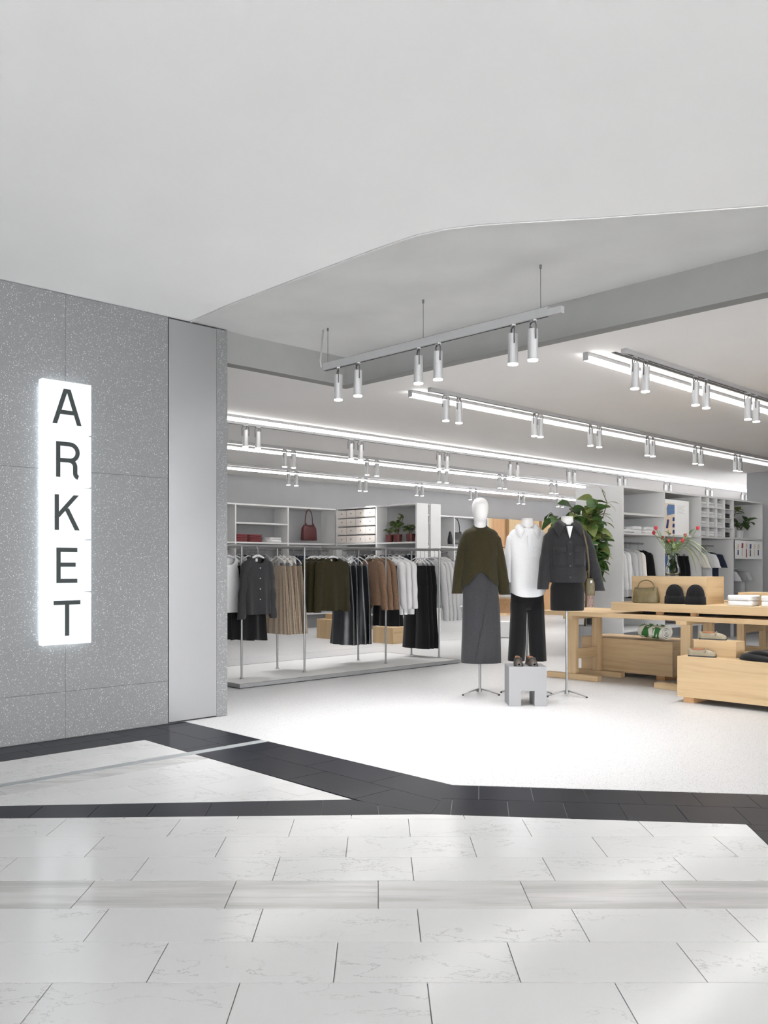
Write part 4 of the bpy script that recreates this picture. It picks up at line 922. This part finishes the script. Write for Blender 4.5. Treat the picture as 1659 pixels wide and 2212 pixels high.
# small wooden boxes on the floor behind the rack
oak_box('display_box', 'oak box on the floor seen under the olive sweaters', (9.83, 10.35, 11.2, 11.69, .0, .33), 2)
oak_box('display_box', 'oak box on the floor seen under the black skirts and white shirts', (9.9, 10.42, 9.9, 10.36, .0, .26), 2)
oak_box('display_box', 'narrow oak riser standing against the olive sweaters far behind', (9.95, 10.2, 11.3, 11.6, .33, .42), 2)

# ------------------------------------------------------------------ the shelving on the right
RS = 1.74; BW = 1.226
rs = bay_unit('aisle_shelving', 'tall white shelving on the right with shirts, poster and cubby holes', (11.5, 6.74, 0), 0, [BW]*4, .80, RS, [(TH/2, BW-TH/2, 2.03)])
for i in range(1): B('cross_brace', M_shelf, (.02, BW-.02, .775, .781, 2.03, 2.04), rs)
# cubby holes in the third bay
x0 = 2*BW+TH/2; x1 = 3*BW-TH/2; cw = (x1-x0)/4; chh = (SH-TH-RS)/4
for k in range(1, 4): B('cubby_divider', M_shelf, (x0+k*cw-.008, x0+k*cw+.008, .01, .5, RS, SH-TH), rs); B('cubby_shelf', M_shelf, (x0, x1, .008, .5, RS+k*chh-.008, RS+k*chh+.008), rs)
B('cubby_back', M_darkmetal, (x0, x1, .5, .51, RS, SH-TH), rs)
for r in range(4):
    for c in range(4):
        for k in range(2):
            mt = F_black if c == 3 else F_white; nm = 'black' if c == 3 else 'white'
            folded('folded_shirt', '%s folded T-shirt in the cubby holes, %s row from the top, %s column, %s one' % (nm, ORD[3-r], ORD[c], ('lower', 'upper')[k]), mt, (11.5+x0+(c+.5)*cw, 6.74+.17, RS+r*chh+.009+k*.042), 0, cw*.42, .14, .04, 'T-shirt', 'folded T-shirts in the cubby holes', 1)
# things on the first bay shelf
for s, u in enumerate((12.05, 12.42)):
    for k in range(2): folded('folded_shirt', 'white folded shirt on the right shelving above the hanging white shirts, %s pile, %s' % (('left', 'right')[s], ('lower', 'upper')[k]), F_white, (u, 6.95, RS+.055*k), 0, .14, .14, .052, 'shirt', 'folded shirts above the white shirts', 1)
for i, u in enumerate((11.66, 11.80)):
    loafer('white trainer on the right shelving, %s one' % ('outer', 'inner')[i], F_white, L_black, (u, 6.90, RS), R(20), 'white trainers on the shelf', .28)
# poster board in the second bay
po = thing('poster_board', 'white poster board with a denim outfit picture standing in the shelving', 'poster', (12.83, 6.80, RS), 0)
B('board', plain('poster_white', (250, 250, 250), .6, noise=.004), (0, .82, 0, .012, 0, .56), po)
M_pblue = plain('print_denim', (96, 128, 172), .7, noise=.4, nscale=60); M_pdark = plain('print_navy', (40, 52, 110), .7, noise=.2); M_pskin = plain('print_sand', (232, 214, 194), .7, noise=.06)
B('printed_picture', M_pskin, (.02, .33, -.0012, 0, .0, .50), po)
MB().prism_xz([(.09, .30), (.33, .34), (.33, .48), (.12, .48), (.07, .42)], -.0024, -.0012).build('printed_jacket', M_pblue, po)
for z in (.02, .12, .22): MB().prism_xz([(.26, z), (.33, z), (.33, z+.06), (.27, z+.06)], -.0024, -.0012).build('printed_stripe', M_pdark, po)
MB().prism_xz([(.05, .10), (.12, .10), (.15, .24), (.09, .24)], -.0024, -.0012).build('printed_sleeve', M_pdark, po)
for k in range(7): B('printed_line', M_hanger, (.42, .42+.26-.03*(k % 3), -.001, 0, .47-.02*k, .474-.02*k), po)
# info board in the fourth bay
ib = thing('info_board', 'white board with small printed figures at the right end of the shelving', 'poster', (15.25, 6.735, 1.37), 0)
B('board', MATS['poster_white'], (0, 1.12, 0, .012, 0, .33), ib)
for k, (c, h0, h1) in enumerate((( 'a', .12, .26), ('b', .10, .28), ('c', .08, .28), ('d', .10, .27), ('e', .10, .27), ('f', .12, .27))):
    xx = .07+k*.17
    MB().prism_xz([(xx, h1-.09), (xx+.07, h1-.08), (xx+.075, h1), (xx+.01, h1)], -.001, 0).build('printed_top', (M_pskin, M_red, M_pskin, M_pdark, M_pskin, M_pskin)[k], ib)
    MB().prism_xz([(xx+.01, h0-.05), (xx+.055, h0-.05), (xx+.05, h1-.10), (xx+.012, h1-.10)], -.001, 0).build('printed_trousers', (M_pdark, M_pskin, M_red, M_black, M_pskin, M_pdark)[k], ib)
pot_plant('potted_plant', 'trailing plant in a white pot in the right end bay of the shelving', (15.50, 6.95, RS), .10, .20, M_shelf, 26, .36, .40, (M_leafA, M_leafB), .16, .06, 8)
pot_plant('potted_plant', 'round-leaved plant in a lower white pot in the right end bay', (15.88, 6.95, RS), .09, .15, M_shelf, 22, .40, .22, (M_leafA,), .14, .06, 9)
GR = 'clothes in the shelving on the right'
def rhang(kind, nm, cat, label, mat, u, **kw): hang(kind, nm, cat, label, mat, u, 7.08, FACE_U+R(12), GR, railz=kw.pop('railz', RS-.14), **kw)
for i, (u, m, c) in enumerate(((11.72, F_white, 'white'), (11.86, F_white, 'bright white'), (12.05, F_grey, 'grey'), (12.16, F_grey, 'light grey'), (12.28, F_cream, 'off-white'))):
    rhang('top', 'long_sleeve_shirt', 'shirt', '%s shirt in the first bay of the right shelving, %s along the rail' % (c, ORD[i]), m, u, W=.2, L=.72, sleeve=.62, spread=.03, seed=150+i, fold=.014)
rhang('top', 'black_shirt', 'shirt', 'black shirt at the end of the first bay of the right shelving', F_black, 12.52, W=.2, L=.76, sleeve=.6, seed=158)
for i, u in enumerate((13.05, 13.14, 13.23)): rhang('trousers', 'jeans', 'jeans', 'blue jeans on clips behind the flower vase, %s of three' % ORD[i], F_denim, u, W=.17, L=.98, leg=.09, seed=160+i, up=.09)
for i, u in enumerate((13.42, 13.60, 13.76)): rhang('trousers', 'black_jeans', 'jeans', 'black jeans on clips beside the blue jeans, %s of three' % ORD[i], F_black, u, W=.23, L=1.0, leg=.12, seed=165+i, up=.09)
for i, (u, m, c) in enumerate(((14.20, F_cream, 'cream'), (14.40, F_grey, 'grey'), (14.60, F_white, 'white'), (14.84, F_navy, 'navy'))):
    rhang('top', 't_shirt', 'T-shirt', '%s T-shirt hanging under the cubby holes' % c, m, u, W=.215, L=.70 if i < 3 else .74, sleeve=.30, spread=.08, cuff=.07, sl_w=.085, seed=170+i, fold=.014)
for i, (u, m, c) in enumerate(((15.45, F_white, 'white'), (15.75, F_midgrey, 'grey'), (15.95, F_grey, 'pale grey'))):
    rhang('top', 'cropped_shirt', 'top', '%s short top hanging under the info board' % c, m, u, railz=1.30, W=.20, L=.44, sleeve=.24, spread=.08, cuff=.07, sl_w=.08, seed=180+i)

# ------------------------------------------------------------------ behind the mannequins
ft = thing('fig_tree', 'tall fiddle-leaf fig with large dark leaves beside the grey end panel', 'plant', (10.55, 6.78, 0), FCAM)
MB().rings(lathe([(0,0),(.16,0),(.19,.42),(.175,.42),(.17,.38),(0,.38)], 24)).build('pot', M_plinth, ft)
MB().cyl((0,0,.36),(0,0,.385),.168, n=20).build('soil', M_soil, ft)
rn = random.Random(12)
branches = [((0,0,.38),(.03,.0,1.0),(.0,.02,1.75)), ((0,0,.9),(-.15,-.02,1.5),(-.46,.0,1.98)), ((0,0,.9),(.05,.0,1.6),(-.18,.06,2.08)), ((0,0,1.0),(.05,-.05,1.6),(.10,-.05,2.18)), ((0,0,.9),(.10,.02,1.5),(.20,-.04,2.02)), ((0,0,.9),(.20,.0,1.2),(.22,-.06,1.72)), ((0,0,.9),(.10,-.1,1.1),(.14,-.12,1.45))]
for bi, br in enumerate(branches):
    MB().tube(br, [.016, .012, .007], 7).build('branch', M_stem, ft, smooth=True)
    a, b, c = [Vector(p) for p in br]
    for k in range(28 if bi else 8):
        f = .45+.55*k/27 if bi else .75+.25*k/8; p = a*(1-f)**2+b*2*f*(1-f)+c*f*f
        leaf(ft, p, rn.uniform(0, 6.28), rn.uniform(-1.0, .6), rn.choice((.17, .20, .24)), rn.choice((.06, .08)), rn.choice((M_leafA, M_leafA, M_leafA, M_leafB, M_leafB)), rn.uniform(-.8, .8), curl=.6)
MB().tube([(.16,0,1.75),(.26,0,1.95),(.31,0,2.12),(.24,0,2.30)], .006, 6).build('branch', M_stem, ft, smooth=True)
for p, az, pi_ in (((.31,0,2.12), 0, .1), ((.31,0,2.12), -20, -.6), ((.29,0,2.20), 170, 1.2), ((.26,0,1.95), -10, -.5), ((.27,0,1.85), 10, -.3)):
    leaf(ft, p, R(az), pi_, .17, .03, M_leafB)
bp = thing('black_post', 'tall narrow black stand beside the grey end panel', 'stand', (11.3, 7.18, 0), 0)
B('post', M_black, (-.03, .03, -.035, .035, .02, 1.62), bp, bevel=.003); B('base', M_black, (-.2, .2, -.2, .2, 0, .02), bp)
MB().tube([(-.03, 0, 1.50), (-.10, .02, 1.51), (-.12, .03, 1.56)], .008, 6).build('peg', M_black, bp, smooth=True)
hang('skirt', 'patterned_skirt', 'skirt', 'brown and pink patterned skirt hanging beside the black stand', P_leopard, 11.18, 7.21, FACE_U, None, railz=1.52, hang_label='clip hanger of the patterned skirt', W=.14, L=.80, flare=1.2, seed=190)
pl = thing('white_plinth', 'white plinth on the floor between the grey skirt and black trousers', 'plinth', (12.25, 9.45, 0), FCAM)
B('plinth_body', M_shelf, (-.13, .13, -.13, .13, .01, .28), pl, bevel=.004); B('plinth_base', M_plinth, (-.12, .12, -.12, .12, 0, .01), pl)
sb = thing('oak_table', 'warm oak box table with striped folded tops far behind the mannequins', 'table', (13.6, 10.4, 0), FCAM)
B('table_top', WOOD[0], (-.45, .25, -.3, .3, .62, .65), sb); B('table_body', WOODD[0], (-.43, .23, -.28, .28, .35, .62), sb)
for sx in (-.42, .18):
    for sy in (-.26, .22): B('leg', WOODD[2], (sx, sx+.04, sy, sy+.04, 0, .35), sb)
for k in range(4): folded('folded_pullover', '%s folded top in the striped pile on the oak table, %s from the bottom' % (('white', 'blue')[k % 2], ORD[k]), (F_white, F_blue)[k % 2], (13.45, 10.32, .65+.055*k), FCAM, .17, .15, .053, 'top', 'striped pile of folded tops', 1)
fr = thing('clothes_rack', 'small steel rack with dark clothes far behind the white shirt mannequin', 'clothes rack', (13.6, 8.6, 0), 0)
for du in (0, 1.1): MB().cyl((du, 0, 0), (du, 0, 1.3), .011, n=10).build('post', M_steel, fr); B('base', M_steel, (du-.02, du+.02, -.22, .22, 0, .012), fr)
MB().cyl((0, 0, 1.3), (1.1, 0, 1.3), .011, n=10).build('rail', M_steel, fr)
for i in range(4): hang('trousers', 'dark_trousers', 'trousers', 'dark trousers on the small rack far behind, %s from the left' % ORD[i], (F_black, F_charcoal)[i % 2], 13.75+i*.22, 8.6, FACE_U, 'dark trousers on the small rack', railz=1.29, hang_label='clip hanger on the small rack far behind, %s from the left' % ORD[i], W=.18, L=.85, seed=200+i, up=.09)
